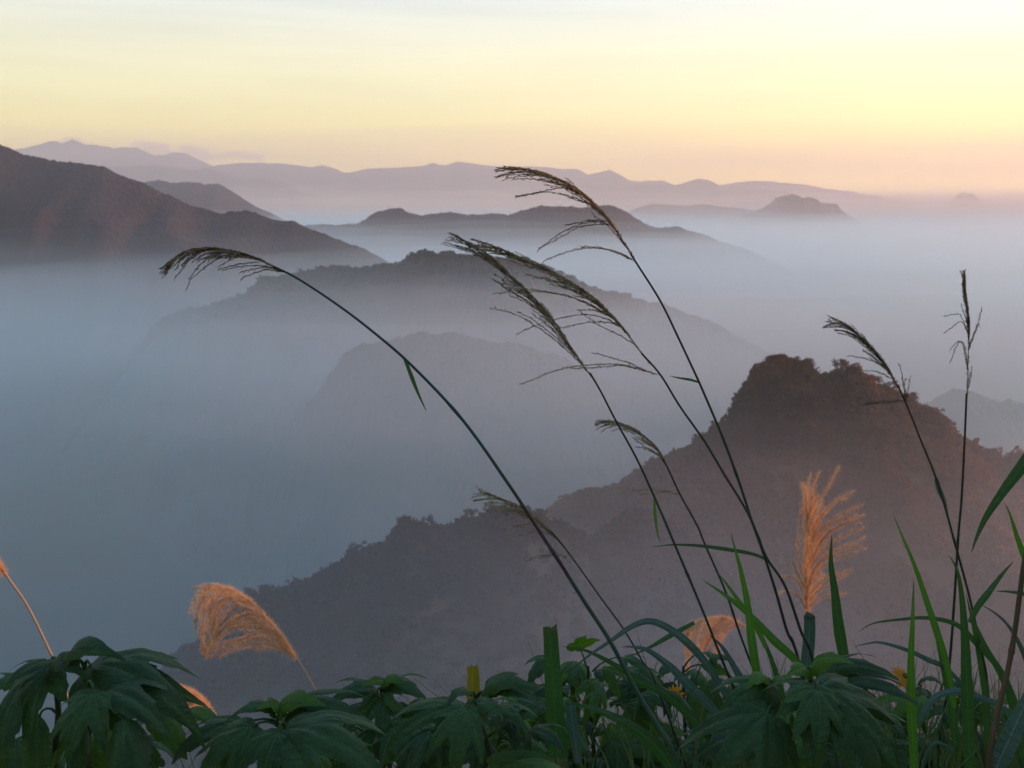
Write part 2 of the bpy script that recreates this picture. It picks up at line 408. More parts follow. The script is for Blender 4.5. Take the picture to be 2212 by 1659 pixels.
# ------------------------------------------------------------------ the camera's own hillside and the woods on the near hills
def hillside():
    ys = np.concatenate([np.linspace(-250, -6, 30), np.linspace(-5, 8, 60), np.geomspace(9, 420, 60)])
    xs = np.concatenate([-np.geomspace(16, 700, 40)[::-1], np.linspace(-15, 15, 90), np.geomspace(16, 700, 40)])
    X, Y = np.meshgrid(xs, ys, indexing='ij')
    base = -1.32 - 0.87 * np.maximum(0, Y - 0.3) + 0.03 * np.minimum(0, Y)
    # added unseen shoulder right of the viewpoint, shaped to shade the foreground plants
    shade_bank = 1.55 - 1.75 * np.maximum(0, Y - 2.15) - 0.02 * np.abs(np.minimum(0, Y))
    k = np.clip((X - 3.6) / 2.6, 0, 1); k = k * k * (3 - 2 * k)
    far = np.clip((30 - X) / 16, 0, 1)
    Z = base + np.maximum(0, shade_bank - base) * k * far * np.clip((9 - Y) / 3, 0, 1)
    d = np.hypot(X, Y)
    Z = Z + np.clip((d - 3) / 30, 0, 1) * 0.5 * fbm(X / 6, Y / 6, 3) + np.clip((d - 40) / 200, 0, 1) * 14 * (fbm(X / 60, Y / 60, 4) - 0.8)
    Z = Z - np.clip(Y - 60, 0, 400) * 0.12
    Z = np.maximum(Z, FLOOR - 30)
    o = mesh_obj('hillside', np.stack([X, Y, Z], -1), grid_faces(len(xs), len(ys)), forest_mat('slope soil', (0.030, 0.030, 0.018), (0.055, 0.060, 0.028), 3.0), smooth=True)
    tag(o, 'steep grassy slope falling away below the viewpoint', 'slope', kind='structure')
hillside()

def leafy_mat(name, c1, c2, trans, scale=1.0, rough=0.6, spec=0.25, veins=False, obj_rand=0.0, thru=0.30):
    m, nt, out = mat_base(name)
    N = nt.nodes.new
    g = N('ShaderNodeNewGeometry')
    n = N('ShaderNodeTexNoise'); n.inputs['Scale'].default_value = scale; n.inputs['Detail'].default_value = 4
    nt.links.new(g.outputs['Position'], n.inputs['Vector'])
    r = N('ShaderNodeValToRGB'); ramp_set(r, [(0.32, c1), (0.68, c2)])
    col = r.outputs[0]
    src = n.outputs[0]
    if obj_rand:
        oi = N('ShaderNodeObjectInfo')
        ma = N('ShaderNodeMath'); ma.operation = 'MULTIPLY_ADD'
        nt.links.new(oi.outputs['Random'], ma.inputs[0]); ma.inputs[1].default_value = obj_rand
        sub = N('ShaderNodeMath'); sub.operation = 'SUBTRACT'; nt.links.new(n.outputs[0], sub.inputs[0]); sub.inputs[1].default_value = obj_rand / 2
        nt.links.new(sub.outputs[0], ma.inputs[2])
        src = ma.outputs[0]
    nt.links.new(src, r.inputs[0])
    b = N('ShaderNodeBsdfPrincipled')
    b.inputs['Roughness'].default_value = rough
    b.inputs['Specular IOR Level'].default_value = spec
    if veins:
        at_ = N('ShaderNodeAttribute'); at_.attribute_name = 'vein'
        mx = N('ShaderNodeMix'); mx.data_type = 'RGBA'
        nt.links.new(at_.outputs['Fac'], mx.inputs[0])
        nt.links.new(col, mx.inputs[6])
        mx.inputs[7].default_value = (c2[0] * 2.2 + 0.01, c2[1] * 1.7 + 0.01, c2[2] * 2.0 + 0.01, 1)
        col = mx.outputs[2]
        bp = N('ShaderNodeBump'); bp.inputs['Strength'].default_value = 0.8; bp.inputs['Distance'].default_value = 0.005
        n2 = N('ShaderNodeTexNoise'); n2.inputs['Scale'].default_value = 130; n2.inputs['Detail'].default_value = 3
        nt.links.new(g.outputs['Position'], n2.inputs['Vector'])
        nt.links.new(n2.outputs[0], bp.inputs['Height'])
        # brown dry tips and a few brown specks
        ad = N('ShaderNodeAttribute'); ad.attribute_name = 'dry'
        n3 = N('ShaderNodeTexNoise'); n3.inputs['Scale'].default_value = 75; n3.inputs['Detail'].default_value = 2
        nt.links.new(g.outputs['Position'], n3.inputs['Vector'])
        sp = N('ShaderNodeMapRange'); sp.inputs[1].default_value = 0.68; sp.inputs[2].default_value = 0.74; sp.inputs[4].default_value = 0.7
        nt.links.new(n3.outputs[0], sp.inputs[0])
        mxm = N('ShaderNodeMath'); mxm.operation = 'MAXIMUM'
        nt.links.new(ad.outputs['Fac'], mxm.inputs[0]); nt.links.new(sp.outputs[0], mxm.inputs[1])
        mx2 = N('ShaderNodeMix'); mx2.data_type = 'RGBA'
        nt.links.new(mxm.outputs[0], mx2.inputs[0]); nt.links.new(col, mx2.inputs[6])
        mx2.inputs[7].default_value = (0.085, 0.058, 0.026, 1)
        col = mx2.outputs[2]
        nt.links.new(bp.outputs[0], b.inputs['Normal'])
    nt.links.new(col, b.inputs['Base Color'])
    t = N('ShaderNodeBsdfTranslucent'); t.inputs['Color'].default_value = (*trans, 1)
    mix = N('ShaderNodeMixShader'); mix.inputs[0].default_value = thru
    nt.links.new(b.outputs[0], mix.inputs[1]); nt.links.new(t.outputs[0], mix.inputs[2])
    nt.links.new(mix.outputs[0], out.inputs[0])
    return m

M_CROWN_SUNLIT = leafy_mat('tree foliage', (0.062, 0.040, 0.027), (0.165, 0.080, 0.045), (0.15, 0.07, 0.025), 0.05, 0.9, 0.05, thru=0.48)  # red-brown of sunlit woods on the nearest hill, put into the foliage colour
M_CROWN_SHADED = leafy_mat('shade-tinted tree foliage', (0.026, 0.038, 0.034), (0.052, 0.060, 0.046), (0.04, 0.05, 0.03), 0.05, 0.9, 0.05, thru=0.48)  # shaded copy of the foliage: bluish shade of the lower ridge in its colour
M_BARK = forest_mat('bark', (0.03, 0.024, 0.018), (0.07, 0.055, 0.04), 2.0)

def crown_template(rs, ncard, card, lobes=5):
    """leaf clumps spread through a few overlapping lobes, radius about one"""
    cen = [(0, 0, 0.9)] + [(0.55 * math.cos(a), 0.55 * math.sin(a), 0.75 + 0.35 * rs.rand()) for a in np.linspace(0, 6.28, lobes, endpoint=False) + rs.rand()]
    V = []; Fc = []
    for k in range(ncard):
        c = cen[rs.randint(len(cen))]
        d = rs.normal(size=3); d /= np.linalg.norm(d)
        p = np.array(c) + d * np.array([0.55, 0.55, 0.5]) * (0.55 + 0.5 * rs.rand())
        a = rs.normal(size=3); a /= np.linalg.norm(a)
        nrm = d * 0.7 + a * 0.6
        t = np.cross(nrm, rs.normal(size=3)); t /= np.linalg.norm(t)
        b = np.cross(nrm, t); b /= np.linalg.norm(b)
        s = card * (0.6 + 0.8 * rs.rand())
        i = len(V)
        V += [p - t * s, p - b * s * 0.7, p + t * s, p + b * s * 0.7]
        Fc.append((i, i + 1, i + 2, i + 3))
    return np.array(V), np.array(Fc)

def forest(name, label, hilldata, count, tmax, rlo, rhi, ncard, card, seed, tback=0.05, mat=None):
    o, X, Y, Z, v = hilldata
    rs = np.random.RandomState(seed)
    temps = [crown_template(rs, ncard, card) for _ in range(7)]
    nu, nv = X.shape
    VV = []; FF = []; off = 0
    tv = np.where(v < 0, -v, v)
    for c in range(count):
        q = rs.rand()
        if q < 0.25:
            t = -(rs.rand() ** 2) * tmax * 0.2 + tback * rs.rand() * 0.5
        else:
            t = -(rs.rand() ** 1.4) * tmax + tback * 0.4
        fu = rs.rand() * (nu - 1.001); fv = np.interp(t, v, np.arange(nv))
        i = int(fu); j = min(int(fv), nv - 2); a = fu - i; b = fv - j
        P = np.array([(G[i, j] * (1 - a) + G[i + 1, j] * a) * (1 - b) + (G[i, j + 1] * (1 - a) + G[i + 1, j + 1] * a) * b for G in (X, Y, Z)])
        r = rlo + (rhi - rlo) * rs.rand() ** 1.6
        T, Fq = temps[rs.randint(7)]
        th = rs.rand() * 6.28
        cs, sn = math.cos(th), math.sin(th)
        R = np.array([[cs, -sn, 0], [sn, cs, 0], [0, 0, 1]])
        S = np.array([r, r, r * (0.75 + 0.6 * rs.rand())])
        VV.append((T @ R.T) * S + P + np.array([0, 0, -0.35 * r]))
        FF.append(Fq + off); off += len(T)
    ob = mesh_obj(name, np.concatenate(VV), np.concatenate(FF), mat or M_CROWN_SUNLIT)
    tag(ob, label, 'woods', kind='stuff')

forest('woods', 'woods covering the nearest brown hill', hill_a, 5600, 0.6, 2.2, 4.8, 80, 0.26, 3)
forest('woods', 'woods covering the dark lower ridge', hill_b, 6000, 0.6, 1.5, 3.2, 80, 0.26, 4, mat=M_CROWN_SHADED)
forest('woods', 'woods along the crest of the central hill', hill_c, 3600, 0.09, 2.5, 5.5, 40, 0.32, 6, mat=M_CROWN_SHADED)

def crest_at(hilldata, px):
    o, X, Y, Z, v = hilldata
    j = int(np.argmin(np.abs(v)))
    x, y, z = X[:, j], Y[:, j], Z[:, j]
    depth = y * CP - z * SP
    ppx = 1106 + F_PX * x / depth
    ppy = 829.5 - F_PX * (y * SP + z * CP) / depth
    i = int(np.argmin(np.abs(ppx - px)))
    return Vector((x[i], y[i], z[i])), ppy[i]

def tube(pts, radii, sides=6):
    """a tapering tube along 3-D points"""
    P = np.array([tuple(p) for p in pts], float)
    n = len(P)
    T = np.gradient(P, axis=0)
    T /= np.linalg.norm(T, axis=1)[:, None] + 1e-12
    ref = np.array([0.31, -0.9, 0.27])
    A = np.cross(T, ref); A /= np.linalg.norm(A, axis=1)[:, None] + 1e-12
    B = np.cross(T, A)
    r = np.broadcast_to(np.asarray(radii, float), (n,))
    ang = np.arange(sides) * 2 * math.pi / sides
    V = P[:, None, :] + r[:, None, None] * (A[:, None, :] * np.cos(ang)[None, :, None] + B[:, None, :] * np.sin(ang)[None, :, None])
    return V.reshape(-1, 3), grid_faces(n, sides, wrap=True)

def tree_template(rs, spread, tall, dens, card):
    V = []; Fs = []; off = 0
    trunk_pts = [(0, 0, -0.35), (0.01, 0.02, 0.0), (0.03, 0.0, 0.3), (0.0, 0.03, 0.62), (0.02, 0.0, 0.9)]
    tv, tf = tube(trunk_pts, [0.05, 0.042, 0.034, 0.022, 0.008])
    V.append(tv); Fs.append(tf); off += len(tv)
    tips = [np.array([0.02, 0, 0.9])]
    for k in range(9):
        z0 = 0.3 + 0.45 * rs.rand(); a = k * 2.4 + rs.rand() * 0.7
        L = spread * (0.55 + 0.5 * rs.rand())
        p0 = np.array([0.02, 0.01, z0]); p2 = p0 + np.array([math.cos(a) * L, math.sin(a) * L, 0.12 + 0.3 * rs.rand() * tall])
        p1 = (p0 + p2) / 2 + np.array([0, 0, 0.05])
        bv, bf = tube([p0, p1, p2], [0.018, 0.012, 0.004], 5)
        V.append(bv); Fs.append(bf + off); off += len(bv)
        tips.append(p2)
    cV = []; cF = []
    for p in tips:
        for k in range(dens):
            d = rs.normal(size=3); d /= np.linalg.norm(d)
            q = p + d * np.array([0.19, 0.19, 0.15]) * (0.4 + 0.75 * rs.rand())
            t = np.cross(d + 0.7 * rs.normal(size=3), rs.normal(size=3)); t /= np.linalg.norm(t)
            b = np.cross(d, t); b /= np.linalg.norm(b) + 1e-9
            s = card * (0.6 + 0.8 * rs.rand()); i = len(cV)
            cV += [q - t * s, q - b * s * 0.7, q + t * s, q + b * s * 0.7]
            cF.append((i, i + 1, i + 2, i + 3))
    return (np.concatenate(V), np.concatenate(Fs)), (np.array(cV), np.array(cF))

_rs = np.random.RandomState(21)
TREE_KINDS = {'round': tree_template(_rs, 0.42, 1.0, 46, 0.05), 'tall': tree_template(_rs, 0.26, 1.0, 44, 0.045), 'thin': tree_template(_rs, 0.34, 1.1, 9, 0.035), 'wide': tree_template(_rs, 0.52, 0.7, 50, 0.05)}
TREE_MESH = {}
def tree(kind, hilldata, px, top_py, label, group, grow=1.0, mat=None):
    kind_key = (kind, bool(mat))
    base, py = crest_at(hilldata, px)
    d = base.length
    h = max(6.5, (py - top_py) * d / F_PX * 1.2 + 3.0) * grow
    root = empty('tree', base - Vector((0, 0, 0.4)))
    tag(root, label, 'tree', group)
    if kind_key not in TREE_MESH:
        (tv, tf), (cv, cf) = TREE_KINDS[kind]
        a = mesh_obj('trunk', tv, tf, M_BARK, smooth=True); b = mesh_obj('crown', cv, cf, mat or M_CROWN_SUNLIT)
        TREE_MESH[kind_key] = (a.data, b.data)
    else:
        a = bpy.data.objects.new('trunk', TREE_MESH[kind_key][0]); b = bpy.data.objects.new('crown', TREE_MESH[kind_key][1])
        C.objects.link(a); C.objects.link(b)
    a.parent = root; b.parent = root
    root.scale = (h, h, h)
    root.rotation_euler = (0, 0, px * 0.7)
GA = 'trees standing out on the crest of the nearest brown hill'
for args in [('round', 1683, 779, 'round dark tree on top of the left summit of the brown hill'),
             ('tall', 1662, 783, 'tree at the left corner of the flat left summit'),
             ('round', 1708, 788, 'tree at the right of the left summit, before the dip'),
             ('wide', 1738, 790, 'pale broad tree on the hump just left of the dip between the summits'),
             ('round', 1814, 793, 'dark tree crowning the right summit of the brown hill'),
             ('wide', 1838, 801, 'broad tree just right of the right summit'),
             ('wide', 1637, 812, 'tree leaning out high on the steep left face of the brown hill'),
             ('thin', 1608, 868, 'sparse tree halfway down the steep left edge of the brown hill'),
             ('round', 1590, 896, 'tree at the foot of the steep left edge of the brown hill'),
             ('round', 1884, 826, 'tree behind the bent plume on the right slope'),
             ('wide', 1918, 840, 'brownish tree between the plume and its side branch'),
             ('tall', 1967, 866, 'small tree with a knob-shaped top right of the plume stalk'),
             ('wide', 2022, 905, 'low bushy tree midway down the right slope'),
             ('round', 2038, 922, 'tree above the notch in the right slope'),
             ('tall', 2108, 977, 'pointed tree near the lower right end of the crest'),
             ('wide', 2133, 987, 'broad tree beside the pointed one near the right edge'),
             ('thin', 2163, 996, 'thin nearly bare tree against the mist near the right edge'),
             ('round', 2192, 1000, 'last tree on the crest before the right edge')]:
    tree(args[0], hill_a, args[1], args[2], args[3], GA, 0.95)
GB = 'trees standing out on the crest of the dark lower ridge'
for args in [('round', 872, 1134, 'round tree on the first knoll of the dark lower ridge'),
             ('wide', 925, 1138, 'broad tree right of the first knoll of the lower ridge'),
             ('round', 1018, 1120, 'round tree left of the low arching plume'),
             ('wide', 1060, 1108, 'wide tree behind the low arching plume'),
             ('wide', 775, 1190, 'bushy tree on the step left of the first knoll'),
             ('tall', 538, 1282, 'small upright tree above the golden plume on the lower ridge'),
             ('round', 578, 1280, 'small round tree right of the golden plume top'),
             ('round', 1170, 1116, 'tree behind the stalk where it crosses the lower ridge')]:
    tree(args[0], hill_b, args[1], args[2], args[3], GB, 0.78, M_CROWN_SHADED)

# a few pink clouds beyond the far mountains
def cloud(label, puffs, D, seed):
    rs = np.random.RandomState(seed)
    bpy_v = []; bpy_f = []; off = 0
    n, m = 14, 20
    for (px, py, r) in puffs:
        c = np.array(at(px, py, D)); R = r * D / F_PX
        th = np.linspace(0.02, math.pi - 0.02, n); ph = np.linspace(0, 2 * math.pi, m, endpoint=False)
        TH, PH = np.meshgrid(th, ph, indexing='ij')
        d = np.stack([np.sin(TH) * np.cos(PH), np.sin(TH) * np.sin(PH), np.cos(TH)], -1)
        k = 1 + 0.35 * fbm(PH * 1.3 + 9 * rs.rand(), TH * 1.7 + 9 * rs.rand(), 3)
        k[:, -1] = (k[:, -2] + k[:, 0]) / 2
        V = c + d * k[..., None] * R * np.array([1.25, 1.2, 0.8])
        bpy_v.append(V.reshape(-1, 3)); bpy_f.append(grid_faces(n, m, off, wrap=True)[:, ::-1]); off += n * m
    o = mesh_obj('cloud', np.concatenate(bpy_v), np.concatenate(bpy_f), M_CLOUD)
    tag(o, label, 'cloud', 'small pink clouds over the far left mountains')
M_CLOUD = volume_mat('cloud', (1.0, 0.90, 0.82), 0.007, 0.0)
cloud('small pink cloud clinging to the highest far peak', [(146, 306, 11), (160, 305, 11), (172, 308, 10), (184, 313, 8)], 14500, 1)
cloud('fluffy pink cloud between two far peaks, left of its twin', [(298, 312, 11), (312, 316, 14), (328, 322, 18), (346, 324, 18), (360, 329, 11)], 14500, 2)
cloud('fluffy pink cloud right of its twin over the far range', [(398, 322, 11), (412, 326, 15), (428, 330, 16), (440, 338, 14)], 14500, 3)
cloud('low pink streak of cloud trailing right along the horizon', [(470, 338, 10), (484, 336, 11), (498, 335, 11), (512, 335, 11), (526, 337, 11), (540, 338, 11), (556, 340, 11)], 14500, 4)
# ------------------------------------------------------------------ foreground plants
def ground_z(y):
    return -1.32 - 0.87 * max(0.0, y - 0.3)

def spline(pts, n):
    """Catmull-Rom through points of any dimension"""
    P = np.array(pts, float)
    if len(P) == 2:
        t = np.linspace(0, 1, n)[:, None]
        return P[0] * (1 - t) + P[1] * t
    E = np.concatenate([[2 * P[0] - P[1]], P, [2 * P[-1] - P[-2]]])
    d = np.concatenate([[0], np.cumsum(np.linalg.norm(np.diff(P[:, :2], axis=0), axis=1) + 1e-9)])
    s = np.linspace(0, d[-1], n)
    out = np.zeros((n, P.shape[1]))
    for q in range(n):
        i = min(max(int(np.searchsorted(d, s[q], side='right')) - 1, 0), len(P) - 2)
        u = (s[q] - d[i]) / (d[i + 1] - d[i])
        p0, p1, p2, p3 = E[i], E[i + 1], E[i + 2], E[i + 3]
        out[q] = 0.5 * (2 * p1 + (p2 - p0) * u + (2 * p0 - 5 * p1 + 4 * p2 - p3) * u * u + (3 * p1 - p0 - 3 * p2 + p3) * u ** 3)
    return out

def to3d(A):
    """rows of traced x, y and a distance become points in the scene"""
    A = np.asarray(A, float)
    rx = (A[:, 0] - 1106.0) / F_PX; ry = (829.5 - A[:, 1]) / F_PX
    dy = CP + ry * SP; dz = -SP + ry * CP
    t = A[:, 2] / dy
    return np.stack([rx * t, A[:, 2], dz * t], -1)

def along_mat(name, stops, trans=(0.03, 0.05, 0.01), rough=0.55):
    """colour runs along the stem: the attribute 'run' goes from root (0) to tip (1)"""
    m, nt, out = mat_base(name)
    N = nt.nodes.new
    a = N('ShaderNodeAttribute'); a.attribute_name = 'run'
    g = N('ShaderNodeNewGeometry')
    n = N('ShaderNodeTexNoise'); n.inputs['Scale'].default_value = 14; n.inputs['Detail'].default_value = 4
    nt.links.new(g.outputs['Position'], n.inputs['Vector'])
    ma = N('ShaderNodeMath'); ma.operation = 'MULTIPLY_ADD'
    nt.links.new(n.outputs[0], ma.inputs[0]); ma.inputs[1].default_value = 0.22
    s2 = N('ShaderNodeMath'); s2.operation = 'SUBTRACT'
    nt.links.new(a.outputs['Fac'], s2.inputs[0]); s2.inputs[1].default_value = 0.11
    nt.links.new(s2.outputs[0], ma.inputs[2])
    r = N('ShaderNodeValToRGB'); ramp_set(r, stops)
    nt.links.new(ma.outputs[0], r.inputs[0])
    b = N('ShaderNodeBsdfPrincipled'); b.inputs['Roughness'].default_value = rough
    b.inputs['Specular IOR Level'].default_value = 0.3
    nt.links.new(r.outputs[0], b.inputs['Base Color'])
    nt.links.new(b.outputs[0], out.inputs[0])
    return m

M_STEM = along_mat('grass stem', [(0.0, (0.05, 0.035, 0.03)), (0.25, (0.022, 0.045, 0.022)), (0.5, (0.030, 0.030, 0.020)), (0.62, (0.022, 0.042, 0.024)), (1.0, (0.035, 0.028, 0.018))])
M_STEM_GREEN = along_mat('green grass stem', [(0.0, (0.09, 0.05, 0.04)), (0.22, (0.05, 0.09, 0.05)), (0.36, (0.020, 0.060, 0.030)), (0.50, (0.024, 0.055, 0.030)), (0.53, (0.06, 0.018, 0.022)), (0.60, (0.05, 0.03, 0.02)), (0.66, (0.022, 0.060, 0.040)), (0.85, (0.018, 0.040, 0.036)), (1.0, (0.02, 0.024, 0.018))])
M_STEM_BROWN = along_mat('brown grass stem', [(0.0, (0.05, 0.045, 0.02)), (0.5, (0.10, 0.055, 0.028)), (1.0, (0.06, 0.06, 0.02))])
M_STEM_DRY = along_mat('dry grass stem', [(0.0, (0.30, 0.20, 0.12)), (1.0, (0.42, 0.28, 0.17))])
M_PLUME = leafy_mat('young plume', (0.09, 0.052, 0.032), (0.52, 0.40, 0.20), (0.46, 0.34, 0.15), 60.0, 0.8, 0.15, obj_rand=0.15)
M_FLUFF = leafy_mat('dry plume fluff', (0.66, 0.38, 0.19), (0.88, 0.58, 0.34), (0.95, 0.55, 0.26), 40.0, 0.9, 0.1)

def stem_mesh(name, pts, r0, r1, mat, parent, n=70, sides=7, nodes=()):
    A = spline(pts, n)
    P = to3d(A)
    rad = np.linspace(r0, r1, n)
    u = np.linspace(0, 1, n)
    for nd in nodes:
        rad = rad * (1 + 0.35 * np.exp(-((u - nd) / 0.006) ** 2))
    V, F = tube(P, rad, sides)
    return mesh_obj(name, V, F, mat, parent, smooth=True, attr={'run': np.repeat(u, sides)})

def spikelet_cloud(curves, rs, step, length, width, awn=0.0):
    """small pointed spikelets set alternately along thin branches, and the branches themselves"""
    V = []; F = []; off = 0
    for P, r in curves:
        bv, bf = tube(P, np.linspace(r, r * 0.5, len(P)), 4)
        V.append(bv); F.append(bf + off); off += len(bv)
        d = np.concatenate([[0], np.cumsum(np.linalg.norm(np.diff(P, axis=0), axis=1))])
        m = max(2, int(d[-1] / step))
        s = (np.arange(m) + rs.rand(m) * 0.6) / m * d[-1]
        s = s[s > d[-1] * 0.04]
        C0 = np.stack([np.interp(s, d, P[:, k]) for k in range(3)], -1)
        C1 = np.stack([np.interp(np.minimum(s + step, d[-1] + 1e-6), d, P[:, k]) for k in range(3)], -1)
        T = C1 - C0
        tl = np.linalg.norm(T, axis=1)[:, None]
        T = np.where(tl > 1e-7, T / np.maximum(tl, 1e-7), (P[-1] - P[-2]) / np.linalg.norm(P[-1] - P[-2]))
        q = rs.normal(size=T.shape); q -= (q * T).sum(1)[:, None] * T; q /= np.linalg.norm(q, axis=1)[:, None]
        D = T + q * (0.18 + 0.30 * rs.rand(len(T), 1)); D /= np.linalg.norm(D, axis=1)[:, None]
        w = np.cross(D, q); w /= np.linalg.norm(w, axis=1)[:, None]
        z = np.cross(D, w)
        L = length * (0.7 + 0.6 * rs.rand(len(T), 1)); W = width * (0.7 + 0.6 * rs.rand(len(T), 1))
        base = C0 + q * r
        mid = base + D * L * 0.45
        tip = base + D * L
        nV = np.stack([base, mid + w * W, mid + z * W, mid - w * W, mid - z * W, tip], 1)
        k = len(T)
        o6 = (np.arange(k) * 6)[:, None] + off
        tri = np.array([[0, 1, 2, 2], [0, 2, 3, 3], [0, 3, 4, 4], [0, 4, 1, 1], [5, 2, 1, 1], [5, 3, 2, 2], [5, 4, 3, 3], [5, 1, 4, 4]])
        quad = np.array([[0, 1, 5, 2], [0, 2, 5, 3], [0, 3, 5, 4], [0, 4, 5, 1]])
        F.append((o6[:, None, :] + quad[None]).reshape(-1, 4)); V.append(nV.reshape(-1, 3)); off += 6 * k
        if awn > 0:
            for rep in range(5):
                h = rs.normal(size=T.shape); h /= np.linalg.norm(h, axis=1)[:, None]
                H = D * 0.5 + h * 0.8; H /= np.linalg.norm(H, axis=1)[:, None]
                hw = np.cross(H, q); hw /= np.linalg.norm(hw, axis=1)[:, None] + 1e-9
                ln = awn * (0.6 + 0.7 * rs.rand(k, 1))
                b0 = base + D * L * 0.2
                hv = np.stack([b0 - hw * 0.00045, b0 + hw * 0.00045, b0 + H * ln + hw * 0.0002, b0 + H * ln - hw * 0.0002], 1)
                F.append((np.arange(k) * 4)[:, None] + off + np.arange(4)[None]); V.append(hv.reshape(-1, 3)); off += 4 * k
    return np.concatenate(V), np.concatenate(F)

def panicle_curves(rachis, Y, n, rs, spread, fan, reach=(0.3, 0.55), side=-1, deep=0.03, s_range=(0.0, 0.86), thin=0.0007, axis_r=0.0012, back=0.78):
    """branches leave the axis one after another, run along it and bend off to one side and down"""
    A = spline([(p[0], p[1], Y) for p in rachis], 80)
    d = np.concatenate([[0], np.cumsum(np.linalg.norm(np.diff(A[:, :2], axis=0), axis=1))]); L = d[-1]
    def R(s):
        s = np.asarray(s, float)
        base = np.stack([np.interp(np.clip(s, 0, 1) * L, d, A[:, k]) for k in range(3)], -1)
        t_end = (A[-1] - A[-4]) / np.linalg.norm(A[-1, :2] - A[-4, :2])
        return base + np.maximum(s - 1, 0)[:, None] * L * t_end
    curves = [(to3d(A), axis_r)]
    for k in range(n):
        s0 = s_range[0] + (s_range[1] - s_range[0]) * ((k + rs.rand()) / n)
        l = (reach[0] + (reach[1] - reach[0]) * rs.rand()) * (1.0 - 0.35 * s0)
        l = min(l, 1.04 - s0)
        tau = np.linspace(0, 1, 14)
        B = R(s0 + l * tau)
        e = 0.02
        tg = (R(np.minimum(s0 + l * tau + e, 1.2)) - R(s0 + l * tau - e))[:, :2]
        tg /= np.linalg.norm(tg, axis=1)[:, None]
        nrm = np.stack([tg[:, 1], -tg[:, 0]], -1) * side
        off = spread * L * (rs.rand() ** 1.3) * (1 if rs.rand() < back else -0.35)
        B[:, :2] += nrm * (off * tau ** 1.5)[:, None]
        B[:, 1] += fan * L * rs.rand() * tau ** 2.2
        B[:, 2] += deep * Y * (rs.rand() - 0.5) * 2 * tau
        curves.append((to3d(B), thin))
    return curves
def extra_branch(pts, Y, dY=0.02):
    A = spline([(p[0], p[1], Y + dY * i / (len(pts) - 1)) for i, p in enumerate(pts)], 26)
    return (to3d(A), 0.0008)

def root_of(pt):
    """carry a stalk on below the frame to the slope it grows from"""
    px, py, Y = pt
    p = at(px, py, Y)
    return p

def grass_stalk(label, stem_pts, Y, w0, w1, mat, rachis=None, branches=26, spread=0.10, fan=0.04, extras=(), seed=0, name='plumed_stalk', cat='grass stalk',
                leaves=(), deep=0.03, group='tall grass stalks with plumes', nodes=(), reach=(0.3, 0.55), side=1, s_range=(0.0, 0.86), fluffy=False, thick=1.0, root_dx=60):
    Yb = Y[0] if isinstance(Y, tuple) else Y
    Yt = Y[1] if isinstance(Y, tuple) else Y
    P0 = stem_pts[0]
    # the unseen foot of the stalk, down to the slope
    zz = ground_z(Yb) - 0.05
    foot = at(P0[0] + root_dx, 1659, Yb)
    n = len(stem_pts)
    pts = [(p[0], p[1], Yb + (Yt - Yb) * i / (n - 1)) for i, p in enumerate(stem_pts)]
    # direction going down past the frame
    dx = stem_pts[0][0] - stem_pts[1][0]; dy_ = stem_pts[0][1] - stem_pts[1][1]
    k = (2100 - stem_pts[0][1]) / max(dy_, 20)
    pts = [(stem_pts[0][0] + dx * k * 0.45, 2100, Yb), (stem_pts[0][0] + dx * k * 0.3, (2100 + stem_pts[0][1]) / 2, Yb)] + pts
    A0 = to3d(np.array([pts[0]]))[0]
    root = empty(name, (A0[0], A0[1], min(A0[2], zz)))
    tag(root, label, cat, group)
    scale = Yb / F_PX / 2
    st = stem_mesh('stem', pts, w0 * scale, w1 * scale, mat, root, nodes=nodes, n=110)
    # foot piece under the stem, out of frame
    fv, ff = tube([(A0[0], A0[1], min(A0[2], zz)), (A0[0], A0[1], A0[2] + 0.002)], [w0 * scale * 1.3, w0 * scale], 7)
    if A0[2] > zz:
        mesh_obj('stem_base', fv, ff, mat, root, smooth=True, attr={'run': np.zeros(len(fv))})
    if rachis is not None:
        rs = np.random.RandomState(seed + 100)
        cs = panicle_curves(rachis, Yt, branches, rs, spread, fan, reach=reach, side=side, deep=deep, s_range=s_range, back=1.0 if fluffy else 0.78)
        for e in extras:
            cs.append(extra_branch(e, Yt, (rs.rand() - 0.5) * 0.08))
        V, F = (spikelet_cloud(cs, rs, 0.0030, 0.0085, 0.0012, awn=0.016) if fluffy else spikelet_cloud(cs, rs, 0.0036, 0.0062 * thick, 0.00085 * thick))
        mesh_obj('plume', V, F, M_FLUFF if fluffy else M_PLUME, root)
    for lf in leaves:
        blade_mesh('leaf', lf[0], Yt if len(lf) < 4 else lf[3], lf[1], lf[2], root)
    return root

